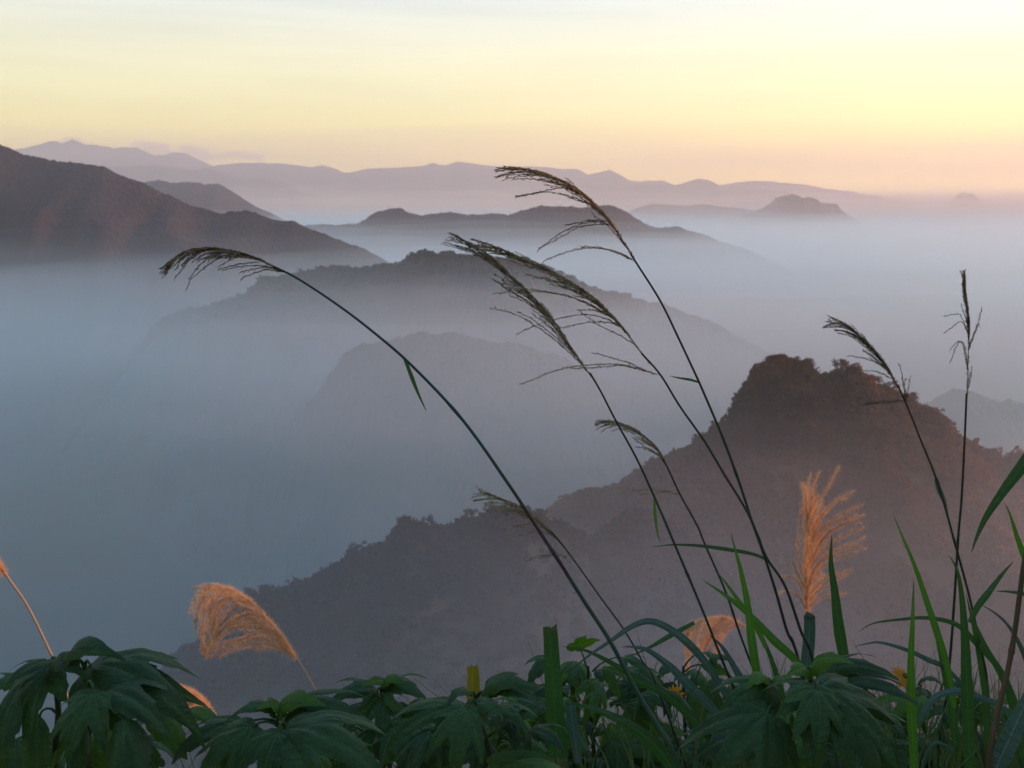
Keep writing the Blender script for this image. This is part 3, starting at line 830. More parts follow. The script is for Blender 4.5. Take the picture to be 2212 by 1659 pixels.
def blade_mesh(name, pts, Y, width, mat, parent=None, tip=0.0, base=0.75, fold=0.25, turn=0.0, cut=False, dY=0.0, n=40):
    """a grass leaf: a long strip with a folded midrib; points run from base to tip"""
    m = len(pts)
    A = spline([(p[0], p[1], Y + dY * i / (m - 1)) for i, p in enumerate(pts)], n)
    P = to3d(A)
    T = np.gradient(P, axis=0); T /= np.linalg.norm(T, axis=1)[:, None]
    view = P / np.linalg.norm(P, axis=1)[:, None]
    side = np.cross(T, view); side /= np.linalg.norm(side, axis=1)[:, None]
    nrm = np.cross(side, T)
    u = np.linspace(0, 1, n)
    if cut:
        w = base + (1 - base) * np.minimum(u * 2, 1) if base < 1 else 1 + (base - 1) * (1 - u)
    else:
        w = np.where(u < 0.35, base + (1 - base) * (u / 0.35), 1.0) * np.clip((1 - u) / 0.62, 0, 1) ** 0.75
    w = w * width * 0.5 * A[:, 2] / F_PX
    ang = turn * (u - 0.3) + 0.12 * np.sin(u * 9 + pts[0][0])
    S = side * np.cos(ang)[:, None] + nrm * np.sin(ang)[:, None]
    Nn = np.cross(S, T)
    cols = [-1, -0.6, -0.1, 0, 0.1, 0.6, 1]
    wav = 0.06 * np.sin(u * 31 + pts[0][1])
    V = np.stack([P + S * (c * w)[:, None] + Nn * ((abs(c) * fold + (wav if abs(c) == 1 else 0)) * w)[:, None] for c in cols], 1)
    vein = np.stack([np.full(n, 0.0 if c else 0.9) for c in cols], 1)
    rj = np.random.RandomState(int(abs(pts[0][0]) * 3 + abs(pts[-1][1])) % 9973)
    dry = np.repeat((np.clip((u - (0.86 + 0.1 * rj.rand())) / 0.08, 0, 1) * (0.4 + 0.6 * rj.rand()))[:, None], len(cols), 1)
    if cut:
        jag = (rj.rand(len(cols)) - 0.6) * 0.9
        for q, amt in ((-1, 1.0), (-2, 0.5)):
            V[q] += T[q] * (jag * amt * w[q])[:, None]
        dry = dry * 0.7
    return mesh_obj(name, V.reshape(-1, 3), grid_faces(n, len(cols)), mat, parent, smooth=True, attr={'vein': vein.ravel(), 'dry': dry.ravel()})

M_BL_GREEN = leafy_mat('green grass leaf', (0.020, 0.052, 0.018), (0.036, 0.090, 0.026), (0.05, 0.14, 0.015), 9.0, 0.5, 0.35, veins=True, obj_rand=0.3)
M_BL_BRIGHT = leafy_mat('bright grass leaf', (0.040, 0.110, 0.018), (0.065, 0.165, 0.022), (0.09, 0.24, 0.015), 9.0, 0.5, 0.3, veins=True, obj_rand=0.3)
M_BL_PALE = leafy_mat('grey green grass leaf', (0.040, 0.085, 0.060), (0.075, 0.135, 0.105), (0.05, 0.10, 0.05), 9.0, 0.5, 0.4, veins=True, obj_rand=0.3)
M_BL_YELLOW = leafy_mat('yellow green grass leaf', (0.11, 0.12, 0.012), (0.24, 0.19, 0.015), (0.30, 0.24, 0.02), 14.0, 0.5, 0.3, veins=True)
M_BL_DRY = leafy_mat('dry grass leaf', (0.26, 0.14, 0.06), (0.42, 0.25, 0.11), (0.4, 0.2, 0.08), 14.0, 0.7, 0.2)
GB1 = 'single grass leaves rising from the thicket'

def blade(label, pts, Y, width, mat, group=GB1, name='grass_blade', cat='grass leaf', **kw):
    o = blade_mesh(name, pts, Y, width, mat, None, **kw)
    tag(o, label, cat, group)
    return o

# --- the tall stalks
grass_stalk('thick green stalk bowing far left under a drooping plume, torn leaf at its joint',
    [(1461, 1641), (1416, 1560), (1370, 1484), (1319, 1387), (1264, 1302), (1203, 1205), (1167, 1150), (1100, 1048), (1000, 908), (890, 790), (800, 712), (720, 652), (640, 600), (590, 575)], (1.30, 1.45), 14, 5, M_STEM_GREEN,
    [(618, 588), (590, 575), (555, 557), (520, 546), (485, 539), (450, 536), (415, 540), (385, 552), (357, 575)], 38, 0.07, 0.07, seed=1, nodes=(0.53, 0.73), deep=0.05, reach=(0.28, 0.5), s_range=(0.08, 0.9), thick=0.85,
    extras=[[(612, 588), (575, 583), (545, 592), (520, 602)], [(608, 586), (575, 578), (545, 582), (518, 588)], [(600, 580), (560, 574), (520, 576), (480, 583)], [(470, 545), (440, 565), (418, 590), (402, 626)], [(440, 540), (410, 562), (390, 585), (376, 604)],
            [(500, 548), (470, 558), (440, 580), (412, 603)], [(520, 552), (490, 565), (470, 578)], [(560, 566), (520, 570), (470, 582)], [(420, 540), (392, 558), (372, 578), (360, 580)]],
    leaves=[([(873, 772), (884, 800), (900, 842), (916, 878), (922, 890)], 9, M_BL_GREEN)], root_dx=0)
grass_stalk('straight stalk whose narrow plume points up left with the longest lone tip',
    [(1628, 1560), (1585, 1484), (1550, 1400), (1516, 1314), (1449, 1156), (1416, 1079), (1375, 990), (1330, 908), (1297, 844), (1274, 805)], (1.5, 1.58), 8.5, 4.5, M_STEM,
    [(1278, 815), (1250, 775), (1225, 738), (1195, 693), (1150, 640), (1100, 592), (1050, 548), (985, 508)], 32, 0.07, 0.02, seed=2, nodes=(0.40, 0.65), deep=0.03,
    extras=[[(1262, 792), (1200, 735), (1150, 700), (1110, 678), (1062, 665)], [(1250, 775), (1190, 720), (1150, 690), (1120, 673)], [(1180, 676), (1120, 640), (1090, 620), (1066, 604)], [(1200, 700), (1185, 672), (1170, 655)], [(1150, 640), (1100, 600), (1060, 570), (1010, 533)]],
    leaves=[([(1414, 1079), (1415, 1110), (1420, 1150), (1428, 1177)], 7, M_BL_BRIGHT)], root_dx=0)
grass_stalk('stalk with the dark purplish dense plume and wide spread lower branches in the centre',
    [(1760, 1440), (1730, 1363), (1696, 1266), (1655, 1203), (1633, 1147), (1610, 1098), (1566, 1027), (1521, 952), (1469, 878), (1427, 810), (1386, 763)], (1.55, 1.62), 9.5, 4.5, M_STEM,
    [(1420, 800), (1386, 763), (1341, 703), (1285, 645), (1229, 608), (1173, 578), (1117, 553), (1079, 537), (1035, 523)], 40, 0.05, 0.02, seed=3, nodes=(0.42, 0.67), deep=0.03, thick=0.95, s_range=(0.1, 0.9),
    extras=[[(1424, 810), (1390, 800), (1340, 787), (1280, 788), (1220, 795), (1170, 812), (1123, 831)], [(1424, 810), (1392, 800), (1345, 790), (1290, 793), (1232, 796)], [(1400, 803), (1360, 785), (1320, 772), (1280, 762)],
            [(1330, 692), (1290, 668), (1230, 640), (1150, 626), (1110, 629), (1065, 634)], [(1335, 697), (1280, 660), (1220, 638), (1160, 630), (1100, 634)], [(1345, 708), (1300, 685), (1250, 680), (1190, 692), (1150, 706), (1115, 722)], [(1345, 708), (1310, 696), (1260, 698), (1200, 711)],
            [(1330, 690), (1290, 672), (1247, 670)], [(1372, 745), (1340, 725), (1290, 700), (1250, 670)], [(1300, 660), (1270, 645), (1240, 640)]],
    root_dx=0)
grass_stalk('tallest stalk reaching past the horizon with an arched plume at its top',
    [(1726, 1430), (1700, 1363), (1678, 1285), (1652, 1203), (1625, 1128), (1607, 1072), (1581, 997), (1555, 930), (1536, 885), (1510, 825), (1491, 784), (1468, 735), (1427, 651), (1378, 573), (1362, 548)], (1.6, 1.68), 9, 4.5, M_STEM,
    [(1378, 573), (1348, 524), (1318, 479), (1285, 442), (1248, 410), (1210, 388), (1165, 371), (1117, 362), (1087, 360)], 34, 0.06, 0.03, seed=4, nodes=(0.44, 0.68), deep=0.03, s_range=(0.05, 0.9),
    extras=[[(1368, 563), (1340, 549), (1300, 537), (1250, 538), (1210, 550), (1172, 565)], [(1366, 560), (1335, 545), (1290, 534), (1252, 532)], [(1325, 490), (1285, 478), (1240, 490), (1205, 508), (1160, 542)], [(1320, 484), (1285, 485), (1250, 490), (1212, 512), (1164, 536)], [(1318, 480), (1280, 476), (1220, 486)],
            [(1300, 460), (1270, 440), (1245, 432), (1190, 415), (1113, 425)], [(1262, 420), (1220, 405), (1165, 415), (1115, 424)], [(1285, 442), (1262, 420), (1240, 400), (1225, 385)], [(1240, 405), (1190, 392), (1140, 386), (1107, 388)], [(1210, 388), (1150, 376), (1093, 380)]],
    leaves=[([(1510, 826), (1490, 820), (1470, 817), (1445, 812)], 6, M_BL_GREEN), ([(1653, 1207), (1622, 1196), (1560, 1185), (1500, 1178), (1450, 1177), (1405, 1182)], 9, M_BL_GREEN)], root_dx=0)
grass_stalk('shorter stalk with a small hooked plume below the centre of the slope',
    [(1665, 1540), (1628, 1447), (1598, 1368), (1567, 1277), (1522, 1174), (1506, 1135), (1469, 1068), (1443, 1012), (1431, 990)], (1.85, 1.9), 8, 4, M_STEM,
    [(1446, 1018), (1424, 975), (1401, 950), (1372, 928), (1338, 913), (1315, 909), (1293, 910)], 34, 0.10, 0.05, seed=5, nodes=(0.46, 0.69), deep=0.03,
    extras=[[(1469, 1068), (1445, 1062), (1400, 1056), (1350, 1063)], [(1469, 1068), (1440, 1063), (1410, 1066), (1382, 1068)], [(1430, 990), (1400, 970), (1372, 966)], [(1425, 985), (1395, 966), (1365, 945)]], root_dx=0)
grass_stalk('thin stalk with a small feathery plume crossing behind the thick green stalk',
    [(1422, 1490), (1388, 1429), (1349, 1362), (1294, 1286), (1237, 1206), (1200, 1158), (1177, 1135)], (1.7, 1.75), 6.5, 3.5, M_STEM,
    [(1215, 1178), (1177, 1137), (1148, 1113), (1118, 1092), (1077, 1075), (1032, 1058)], 26, 0.12, 0.05, seed=6, deep=0.03,
    extras=[[(1237, 1206), (1210, 1200), (1170, 1200), (1135, 1210)], [(1237, 1206), (1200, 1198), (1160, 1206)], [(1190, 1148), (1150, 1132), (1120, 1135), (1092, 1143)], [(1200, 1158), (1160, 1148), (1115, 1159)], [(1150, 1118), (1110, 1103), (1062, 1104)], [(1140, 1112), (1100, 1098), (1045, 1087)]], root_dx=0)
grass_stalk('right-hand stalk with a leaning fan-shaped plume in front of the brown hill crest',
    [(2138, 1560), (2130, 1459), (2112, 1369), (2091, 1277), (2058, 1156), (2047, 1115), (2021, 1030), (1983, 936), (1961, 880), (1939, 832)], (1.8, 1.85), 8, 4, M_STEM,
    [(1942, 840), (1920, 800), (1886, 757), (1849, 718), (1825, 700), (1797, 685)], 36, 0.13, 0.04, seed=7, nodes=(0.50, 0.72), deep=0.03, reach=(0.35, 0.6),
    extras=[[(1957, 866), (1925, 864), (1890, 868), (1860, 873)], [(1957, 866), (1930, 868), (1885, 872), (1843, 876)], [(1958, 870), (1955, 840), (1948, 810), (1942, 785)], [(1958, 870), (1962, 840), (1966, 815)], [(1956, 862), (1952, 832), (1957, 818)], [(1930, 820), (1895, 803), (1850, 802), (1838, 806)], [(1915, 795), (1880, 778), (1832, 768)], [(1925, 808), (1910, 780), (1897, 762)]],
    leaves=[([(2022, 1035), (2030, 1060), (2040, 1085), (2049, 1118)], 11, M_BL_PALE)], root_dx=0)
grass_stalk('upright stalk near the right edge with a stiff narrow plume against the mist',
    [(2030, 1600), (2042, 1520), (2054, 1399), (2064, 1256), (2070, 1156), (2077, 1078), (2084, 944), (2088, 850)], (1.9, 1.92), 8, 4.5, M_STEM,
    [(2088, 870), (2090, 832), (2092, 757), (2093, 720), (2092, 682), (2087, 640), (2083, 597)], 30, 0.035, -0.01, seed=8, nodes=(0.52, 0.74), deep=0.02, s_range=(0.45, 0.93), reach=(0.2, 0.35),
    extras=[[(2090, 800), (2080, 745), (2070, 742), (2052, 782)], [(2091, 790), (2082, 742), (2066, 740), (2052, 756)], [(2090, 720), (2078, 695), (2060, 705), (2040, 719)], [(2090, 715), (2075, 682), (2060, 679), (2039, 684)], [(2092, 757), (2105, 720), (2115, 690), (2121, 663)], [(2092, 750), (2105, 722), (2113, 700), (2117, 708)], [(2090, 700), (2080, 670), (2076, 658)],
            [(2090, 845), (2097, 815), (2101, 792)], [(2089, 850), (2092, 825), (2097, 805)], [(2094, 745), (2102, 728), (2110, 704)]], root_dx=0)
grass_stalk('stout brownish stem without a plume slanting up at the right edge',
    [(2139, 1629), (2152, 1550), (2173, 1465), (2191, 1369), (2212, 1217), (2235, 1100)], (1.2, 1.25), 15, 11, M_STEM_BROWN, None, root_dx=0, nodes=(0.4, 0.7))
# --- the dry golden plumes further down the slope
GG = 'golden dry plumes lit by the low sun'
grass_stalk('golden fluffy plume drooping left above the leaves on the left',
    [(700, 1530), (690, 1505), (662, 1455), (640, 1420)], (3.0, 3.05), 7, 4, M_STEM_DRY,
    [(645, 1430), (620, 1390), (590, 1350), (555, 1312), (520, 1283), (485, 1267), (450, 1264), (416, 1272)], 52, 0.52, 0.08, seed=11, fluffy=True, group=GG, reach=(0.22, 0.46), deep=0.05, s_range=(0.0, 0.92), name='dry_grass_plume', cat='dry plume', root_dx=0)
grass_stalk('upright golden plume fanning out in front of the brown hill',
    [(1745, 1480), (1745, 1400), (1744, 1330)], (3.3, 3.3), 7, 4, M_STEM_DRY,
    [(1744, 1340), (1742, 1290), (1740, 1230), (1741, 1170), (1742, 1110), (1740, 1070), (1733, 1042)], 44, 0.14, 0.0, seed=12, fluffy=True, group=GG, reach=(0.2, 0.35), deep=0.05, name='dry_grass_plume', cat='dry plume', side=-1, root_dx=0,
    extras=[[(1745, 1180), (1765, 1100), (1790, 1050), (1813, 1008)], [(1745, 1200), (1770, 1130), (1800, 1085), (1845, 1060)], [(1745, 1220), (1770, 1150), (1810, 1115), (1862, 1090)], [(1745, 1230), (1775, 1170), (1815, 1135), (1866, 1112)], [(1745, 1240), (1775, 1190), (1815, 1160), (1866, 1140)],
            [(1745, 1260), (1775, 1215), (1815, 1185), (1868, 1160)], [(1745, 1270), (1775, 1225), (1810, 1205), (1852, 1192)], [(1745, 1290), (1775, 1255), (1810, 1240), (1840, 1230)], [(1745, 1300), (1770, 1275), (1800, 1262), (1825, 1240)], [(1745, 1312), (1775, 1290), (1810, 1285), (1828, 1280)],
            [(1744, 1320), (1725, 1290), (1700, 1275), (1678, 1284)], [(1743, 1300), (1722, 1255), (1705, 1245), (1685, 1247)], [(1743, 1280), (1722, 1240), (1712, 1215)], [(1742, 1260), (1725, 1210), (1728, 1140), (1735, 1080)], [(1745, 1230), (1780, 1160), (1830, 1130), (1860, 1130)], [(1745, 1250), (1785, 1200), (1840, 1180), (1870, 1185)],
            [(1745, 1190), (1768, 1125), (1790, 1095), (1830, 1075)], [(1745, 1210), (1772, 1155), (1805, 1125), (1850, 1112)]])
grass_stalk('golden plume bent over like a brush beside the arched green leaf',
    [(1680, 1480), (1655, 1400), (1640, 1372), (1625, 1360)], (3.4, 3.45), 6, 4, M_STEM_DRY,
    [(1628, 1362), (1608, 1352), (1585, 1340), (1560, 1334), (1530, 1336), (1500, 1345), (1472, 1364)], 30, 0.22, 0.42, seed=13, fluffy=True, group=GG, reach=(0.25, 0.5), deep=0.05, name='dry_grass_plume', cat='dry plume', s_range=(0.12, 0.9), root_dx=0)
grass_stalk('reddish dry stalk cut off by the left edge, above the leaves',
    [(128, 1450), (110, 1412), (60, 1310), (14, 1243), (-30, 1170)], (2.4, 2.4), 7, 5, M_STEM_DRY,
    [(18, 1252), (-10, 1205), (-45, 1150), (-90, 1100), (-140, 1070)], 40, 0.10, 0.06, seed=14, fluffy=True, group=GG, deep=0.04, name='dry_grass_plume', cat='dry plume', root_dx=0)
grass_stalk('golden plume half hidden behind the left leaf cluster',
    [(500, 1640), (480, 1590), (462, 1545)], (3.2, 3.25), 6, 4, M_STEM_DRY,
    [(470, 1560), (450, 1525), (425, 1500), (395, 1485), (365, 1480), (335, 1490)], 60, 0.26, 0.3, seed=15, fluffy=True, group=GG, reach=(0.35, 0.6), deep=0.05, name='dry_grass_plume', cat='dry plume', root_dx=0)
# --- single grass leaves
bl = blade
bl('broad cut-off green leaf standing upright left of the thick green stalk', [(1206, 1640), (1200, 1560), (1196, 1480), (1191, 1410), (1187, 1352)], 1.45, 33, M_BL_GREEN, cut=True, base=1.5, fold=0.5)
bl('yellowish cut stub of a leaf poking up between the left leaf clusters', [(1026, 1530), (1023, 1490), (1021, 1437)], 1.9, 25, M_BL_YELLOW, cut=True, base=1.5, fold=0.6, name='cut_grass_stub')
bl('pale grey-green folded leaf standing below the upright golden plume', [(1742, 1470), (1744, 1430), (1747, 1390), (1749, 1350), (1748, 1331), (1750, 1338)], 1.75, 24, M_BL_PALE, cut=True, base=1.3, fold=0.3)
bl('short pale leaf with a square end right of the broad cut-off leaf', [(1250, 1650), (1243, 1610), (1237, 1565), (1231, 1519)], 1.4, 25, M_BL_PALE, cut=True, base=0.7, fold=0.3)
bl('long leaf arching high and dropping right, in front of the bent golden plume', [(1225, 1455), (1270, 1418), (1322, 1383), (1360, 1356), (1397, 1342), (1431, 1350), (1476, 1380), (1522, 1429), (1561, 1490), (1590, 1530)][::-1], 1.5, 19, M_BL_PALE, turn=0.5)
bl('leaf arching below the highest arch, down to the right', [(1340, 1398), (1364, 1397), (1400, 1405), (1446, 1438), (1491, 1484), (1537, 1529), (1570, 1570)][::-1], 1.55, 24, M_BL_PALE, turn=-0.4)
bl('dark leaf slanting from the broad cut-off leaf down to the right', [(1212, 1396), (1264, 1405), (1325, 1435), (1385, 1474), (1446, 1505), (1522, 1581), (1560, 1640)][::-1], 1.62, 22, M_BL_GREEN, turn=0.5)
bl('wide dark leaf running low across the middle to the bottom edge', [(1225, 1520), (1249, 1523), (1294, 1535), (1355, 1565), (1416, 1611), (1460, 1670), (1500, 1730)][::-1], 1.42, 34, M_BL_GREEN, turn=0.3)
bl('narrow pale leaf tip pointing left over the middle leaf cluster', [(1075, 1500), (1100, 1503), (1140, 1515), (1179, 1531), (1230, 1565), (1270, 1620)][::-1], 1.5, 15, M_BL_PALE)
bl('bright upright leaf crossing the stalks left of the upright golden plume', [(1648, 1540), (1636, 1462), (1624, 1383), (1615, 1308), (1600, 1232), (1578, 1150)], 1.45, 21, M_BL_BRIGHT)
bl('bright leaf leaning left across the upright one, tip near the small hooked plume', [(1760, 1480), (1715, 1423), (1672, 1383), (1625, 1334), (1567, 1286), (1516, 1252)], 1.5, 20, M_BL_BRIGHT)
bl('small bright leaf sprouting left between the crossing leaves', [(1655, 1400), (1632, 1350), (1605, 1312), (1570, 1262), (1549, 1236)], 1.55, 14, M_BL_BRIGHT)
bl('thin bright leaf leaning right out of the crossing leaves', [(1705, 1560), (1690, 1500), (1668, 1430), (1645, 1370), (1630, 1330)], 1.6, 14, M_BL_GREEN)
bl('green spike-like leaf just right of the upright golden plume', [(1830, 1500), (1824, 1426), (1812, 1353), (1803, 1277), (1795, 1217), (1797, 1152)], 1.55, 26, M_BL_GREEN)
bl('long bright leaf leaning left in the gap right of the upright golden plume', [(2062, 1530), (2048, 1447), (2027, 1374), (2003, 1302), (1976, 1223), (1948, 1156), (1928, 1108)], 1.6, 16, M_BL_BRIGHT)
bl('thin red-tipped bright leaf standing straight beside the yellow flower', [(1978, 1720), (1974, 1640), (1969, 1535), (1968, 1429), (1971, 1353), (1974, 1247)], 1.35, 22, M_BL_BRIGHT)
bl('widest upright dark green leaf at the right with a blunt curled tip', [(2098, 1720), (2094, 1640), (2088, 1459), (2085, 1383), (2078, 1292), (2067, 1230), (2048, 1197)], 1.5, 28, M_BL_GREEN)
bl('broad bright leaf entering from the right edge and pointing down left', [(2290, 890), (2250, 945), (2212, 1002), (2170, 1058), (2133, 1112), (2112, 1155), (2097, 1197)], 1.3, 26, M_BL_GREEN, base=0.9)
bl('leaf at the right edge hanging down just below the broad bright one', [(2170, 1085), (2182, 1112), (2197, 1160), (2212, 1200), (2240, 1270), (2250, 1340)][::-1], 1.35, 17, M_BL_BRIGHT)
bl('dark leaf with a white nick at its tip slanting up right from the stalks', [(2095, 1345), (2112, 1311), (2135, 1280), (2155, 1253), (2172, 1232), (2190, 1212)], 1.6, 15, M_BL_GREEN)
bl('thin green leaf arching over the right thicket above a paler one', [(1850, 1368), (1885, 1347), (1945, 1338), (2006, 1335), (2067, 1350), (2112, 1393), (2158, 1447), (2190, 1520)][::-1], 1.7, 13, M_BL_GREEN)
bl('pale arching leaf nested under the thin arch', [(1842, 1398), (1870, 1391), (1903, 1388), (1961, 1405), (2006, 1426), (2042, 1443), (2090, 1490)][::-1], 1.75, 12, M_BL_PALE)
bl('pale leaf bowing down to the right edge', [(2109, 1302), (2143, 1320), (2179, 1353), (2212, 1414), (2235, 1490), (2245, 1580)][::-1], 1.5, 13, M_BL_PALE)
bl('short dark leaf lying level at the right edge', [(2150, 1277), (2180, 1278), (2214, 1284), (2260, 1300)][::-1], 1.45, 10, M_BL_GREEN)
bl('broad grey-green leaf in the bottom right corner', [(2142, 1680), (2160, 1640), (2185, 1585), (2212, 1526), (2245, 1440)], 1.2, 44, M_BL_PALE, base=0.9)
bl('grey leaf arching low in the right thicket', [(1985, 1560), (2006, 1522), (2036, 1498), (2082, 1496), (2142, 1517), (2197, 1546), (2240, 1590)], 1.55, 17, M_BL_PALE)
bl('pale leaf stub at the bottom edge under the large right-hand leaf', [(1868, 1720), (1862, 1660), (1855, 1610), (1850, 1580)], 1.4, 24, M_BL_PALE, cut=True, base=1.2)
bl('thin pale leaf curving left at the bottom below the yellow flower', [(2060, 1620), (2030, 1605), (2012, 1610), (1995, 1640), (1985, 1690)], 1.45, 9, M_BL_PALE)
bl('narrow dark leaf behind the widest upright leaf', [(2066, 1680), (2060, 1560), (2040, 1450), (2022, 1370), (2010, 1325)], 1.75, 20, M_BL_GREEN)
bl('narrow leaf with a brown edge to the right of the widest upright leaf', [(2140, 1700), (2134, 1600), (2128, 1500), (2112, 1400), (2098, 1330), (2086, 1280)], 1.7, 17, M_BL_GREEN)
bl('leaf slanting down from the right stalks into the corner', [(2090, 1310), (2130, 1400), (2170, 1470), (2200, 1560), (2215, 1660), (2220, 1750)][::-1], 1.65, 26, M_BL_GREEN)
bl('leaf crossing low from the left under the bent golden plume', [(1500, 1345), (1450, 1372), (1400, 1400), (1360, 1418)], 1.8, 12, M_BL_GREEN)
bl('dark leaf right of the straight stalk under the bent golden plume', [(1626, 1540), (1606, 1480), (1580, 1430), (1558, 1395), (1530, 1370)], 1.6, 18, M_BL_PALE)
bl('dry orange leaf among the left leaves at the bottom edge', [(470, 1690), (488, 1650), (500, 1630), (515, 1615)], 1.55, 12, M_BL_DRY, name='dry_leaf_of_grass', cat='dry leaf')
bl('second dry leaf right beside the orange one at the bottom edge', [(486, 1690), (505, 1655), (520, 1638), (533, 1628)], 1.58, 10, M_BL_DRY, name='dry_leaf_of_grass', cat='dry leaf')

# --- shrubs with lobed leaves
M_LEAF = leafy_mat('shrub leaf', (0.013, 0.036, 0.009), (0.030, 0.068, 0.016), (0.06, 0.15, 0.010), 9.0, 0.58, 0.24, veins=True, obj_rand=0.35)
M_LEAF_LIGHT = leafy_mat('light shrub leaf', (0.026, 0.066, 0.010), (0.052, 0.112, 0.014), (0.11, 0.24, 0.012), 9.0, 0.65, 0.18, veins=True, obj_rand=0.3)
M_SHRUB_STEM = along_mat('shrub stem', [(0.0, (0.06, 0.035, 0.025)), (0.6, (0.045, 0.050, 0.022)), (1.0, (0.035, 0.065, 0.028))])
M_PETAL = leafy_mat('yellow petal', (0.34, 0.11, 0.004), (0.50, 0.19, 0.006), (0.6, 0.28, 0.01), 25.0, 0.6, 0.2)
M_DISC = forest_mat('flower centre', (0.06, 0.045, 0.012), (0.16, 0.09, 0.02), 300.0)

NTH, NR = 96, 8
def leaf_outline(kind, rs):
    """distance to the margin in each direction from the top of the leaf stalk, and the lobe axes"""
    if kind == 5:
        lobes = [(0, 1.0, 0.155), (0.66, 0.86, 0.145), (-0.66, 0.86, 0.145), (1.35, 0.56, 0.12), (-1.35, 0.56, 0.12)]
    elif kind == 3:
        lobes = [(0, 1.0, 0.185), (0.74, 0.72, 0.145), (-0.74, 0.72, 0.145)]
    else:
        lobes = [(0, 1.0, 0.215)]
    lobes = [(a + 0.10 * (rs.rand() - 0.5), L * (0.9 + 0.2 * rs.rand()), w * (0.9 + 0.2 * rs.rand())) for a, L, w in lobes]
    th = np.linspace(-math.pi, math.pi, NTH, endpoint=False)
    r = np.full(NTH, 0.05)
    ss = np.linspace(0.01, 1.1, 220)
    for a, L, w in lobes:
        d = th - a
        x = ss[None, :] * np.cos(d)[:, None] / L
        y = np.abs(ss[None, :] * np.sin(d)[:, None])
        xc = np.clip(x, 0, 1)
        f = w * (np.sin(np.pi * xc ** (0.85 if kind > 1 else 0.75)) ** 0.85 + (0.22 * (1 - xc) if kind > 1 else 0.0)) * (1 - 0.12 * xc)
        inside = (x > 0) & (x < 1) & (y < f)
        last = np.where(inside, ss[None, :], 0).max(1)
        r = np.maximum(r, last)
    r = np.maximum(r, 0.10 if kind > 1 else 0.03)
    r = r * (1 + 0.035 * np.sin(np.arange(NTH) * 2.4 + rs.rand() * 6) * (r > 0.2) + 0.02 * rs.randn(NTH) * (r > 0.2))
    return th, r, lobes

def leaf(parent, base, tip, Y, kind=5, bend=1.3, roll=0.0, dY=0.06, mat=None, stalk=None, seed=0, wide=1.0, face=0.6):
    """one leaf blade with its stalk; base and tip were traced, bend is the arch along it"""
    rs = np.random.RandomState(seed * 7 + int(base[0]) + 3 * int(tip[0]) % 997)
    B = np.array(at(base[0], base[1], Y)); T = np.array(at(tip[0], tip[1], Y - dY))
    ch = T - B; D = np.linalg.norm(ch); ch /= D
    up = np.array([0, -face, 0.8]); n = up - (up @ ch) * ch
    if np.linalg.norm(n) < 0.05: n = np.array([0, -1.0, 0.1])
    n /= np.linalg.norm(n)
    s = np.cross(n, ch)
    n = n * math.cos(roll) + s * math.sin(roll)
    f = ch * math.cos(bend / 2) + n * math.sin(bend / 2)
    n = np.cross(ch, np.cross(n, ch)); n = n - (n @ f) * f; n /= np.linalg.norm(n)
    s = np.cross(n, f)
    L = D * (bend / 2) / math.sin(bend / 2)
    th, r, lobes = leaf_outline(kind, rs)
    rad = np.linspace(0, 1, NR + 1)[1:] ** 0.9
    RR = rad[:, None] * r[None, :]
    x = RR * np.cos(th)[None, :]; y = RR * np.sin(th)[None, :] * wide
    # distance to the nearest lobe axis: veins sunk, blade raised between them, edges drooping
    vd = np.full(RR.shape, 9.0)
    for a, Ll, w in lobes:
        ax = x * math.cos(a) + y * math.sin(a); ay = -x * math.sin(a) + y * math.cos(a)
        vd = np.where(ax > 0, np.minimum(vd, np.abs(ay)), vd)
    vd = np.minimum(vd, RR + 0.03)
    side_v = np.abs(np.sin((RR * 26) + vd * 30))
    vein = np.clip(1 - vd / 0.013, 0, 1) * 0.8 + 0.26 * (side_v > 0.95)
    lift = 0.28 * np.minimum(vd, 0.13) - 1.4 * np.maximum(vd - 0.07, 0) ** 1.4 + 0.018 * np.sin(x * 14 + rs.rand() * 6) * np.sin(y * 17 + rs.rand() * 6)
    lift *= np.clip(RR * 5, 0, 1)
    ang = bend * RR * (0.8 + 0.4 * RR)
    dirx = x / np.maximum(RR, 1e-6); diry = y / np.maximum(RR, 1e-6)
    k = max(bend, 0.05)
    out_d = np.sin(ang) / k; dn = (1 - np.cos(ang)) / k
    sidedroop = 0.25 * y * y
    P = B + L * ((out_d * dirx)[..., None] * f + (out_d * diry)[..., None] * s + (lift - dn - sidedroop)[..., None] * n)
    V = np.concatenate([B[None, :], P.reshape(-1, 3)])
    i = np.arange(NTH); nx = (i + 1) % NTH
    F0 = np.stack([np.zeros(NTH, int), 1 + i, 1 + nx, 1 + nx], -1)
    rows = []
    for q in range(NR - 1):
        a = 1 + q * NTH
        rows.append(np.stack([a + i, a + NTH + i, a + NTH + nx, a + nx], -1))
    quads = np.concatenate(rows)
    at_vein = np.concatenate([[0.9], vein.ravel()])
    faces = [tuple(int(c) for c in t[:3]) for t in F0] + [tuple(int(c) for c in q) for q in quads]
    verts = [tuple(p) for p in V]
    if stalk is not None:
        S = np.array(at(stalk[0], stalk[1], Y + 0.02))
        mid = (S + B) / 2 + np.array([0, 0, 0.012])
        tv, tf = tube([S, (S + mid) / 2 + np.array([0, 0, 0.004]), mid, (mid + B) / 2 + np.array([0, 0, 0.003]), B + (T - B) * 0.02], [0.0028, 0.0024, 0.0021, 0.0019, 0.0014], 6)
        o0 = len(verts)
        verts += [tuple(p) for p in tv]; faces += [tuple(int(c) + o0 for c in q) for q in tf]
        at_vein = np.concatenate([at_vein, np.full(len(tv), 0.5)])
    o = mesh_obj('leaf', verts, faces, mat or M_LEAF, parent, smooth=True, attr={'vein': at_vein})
    return o

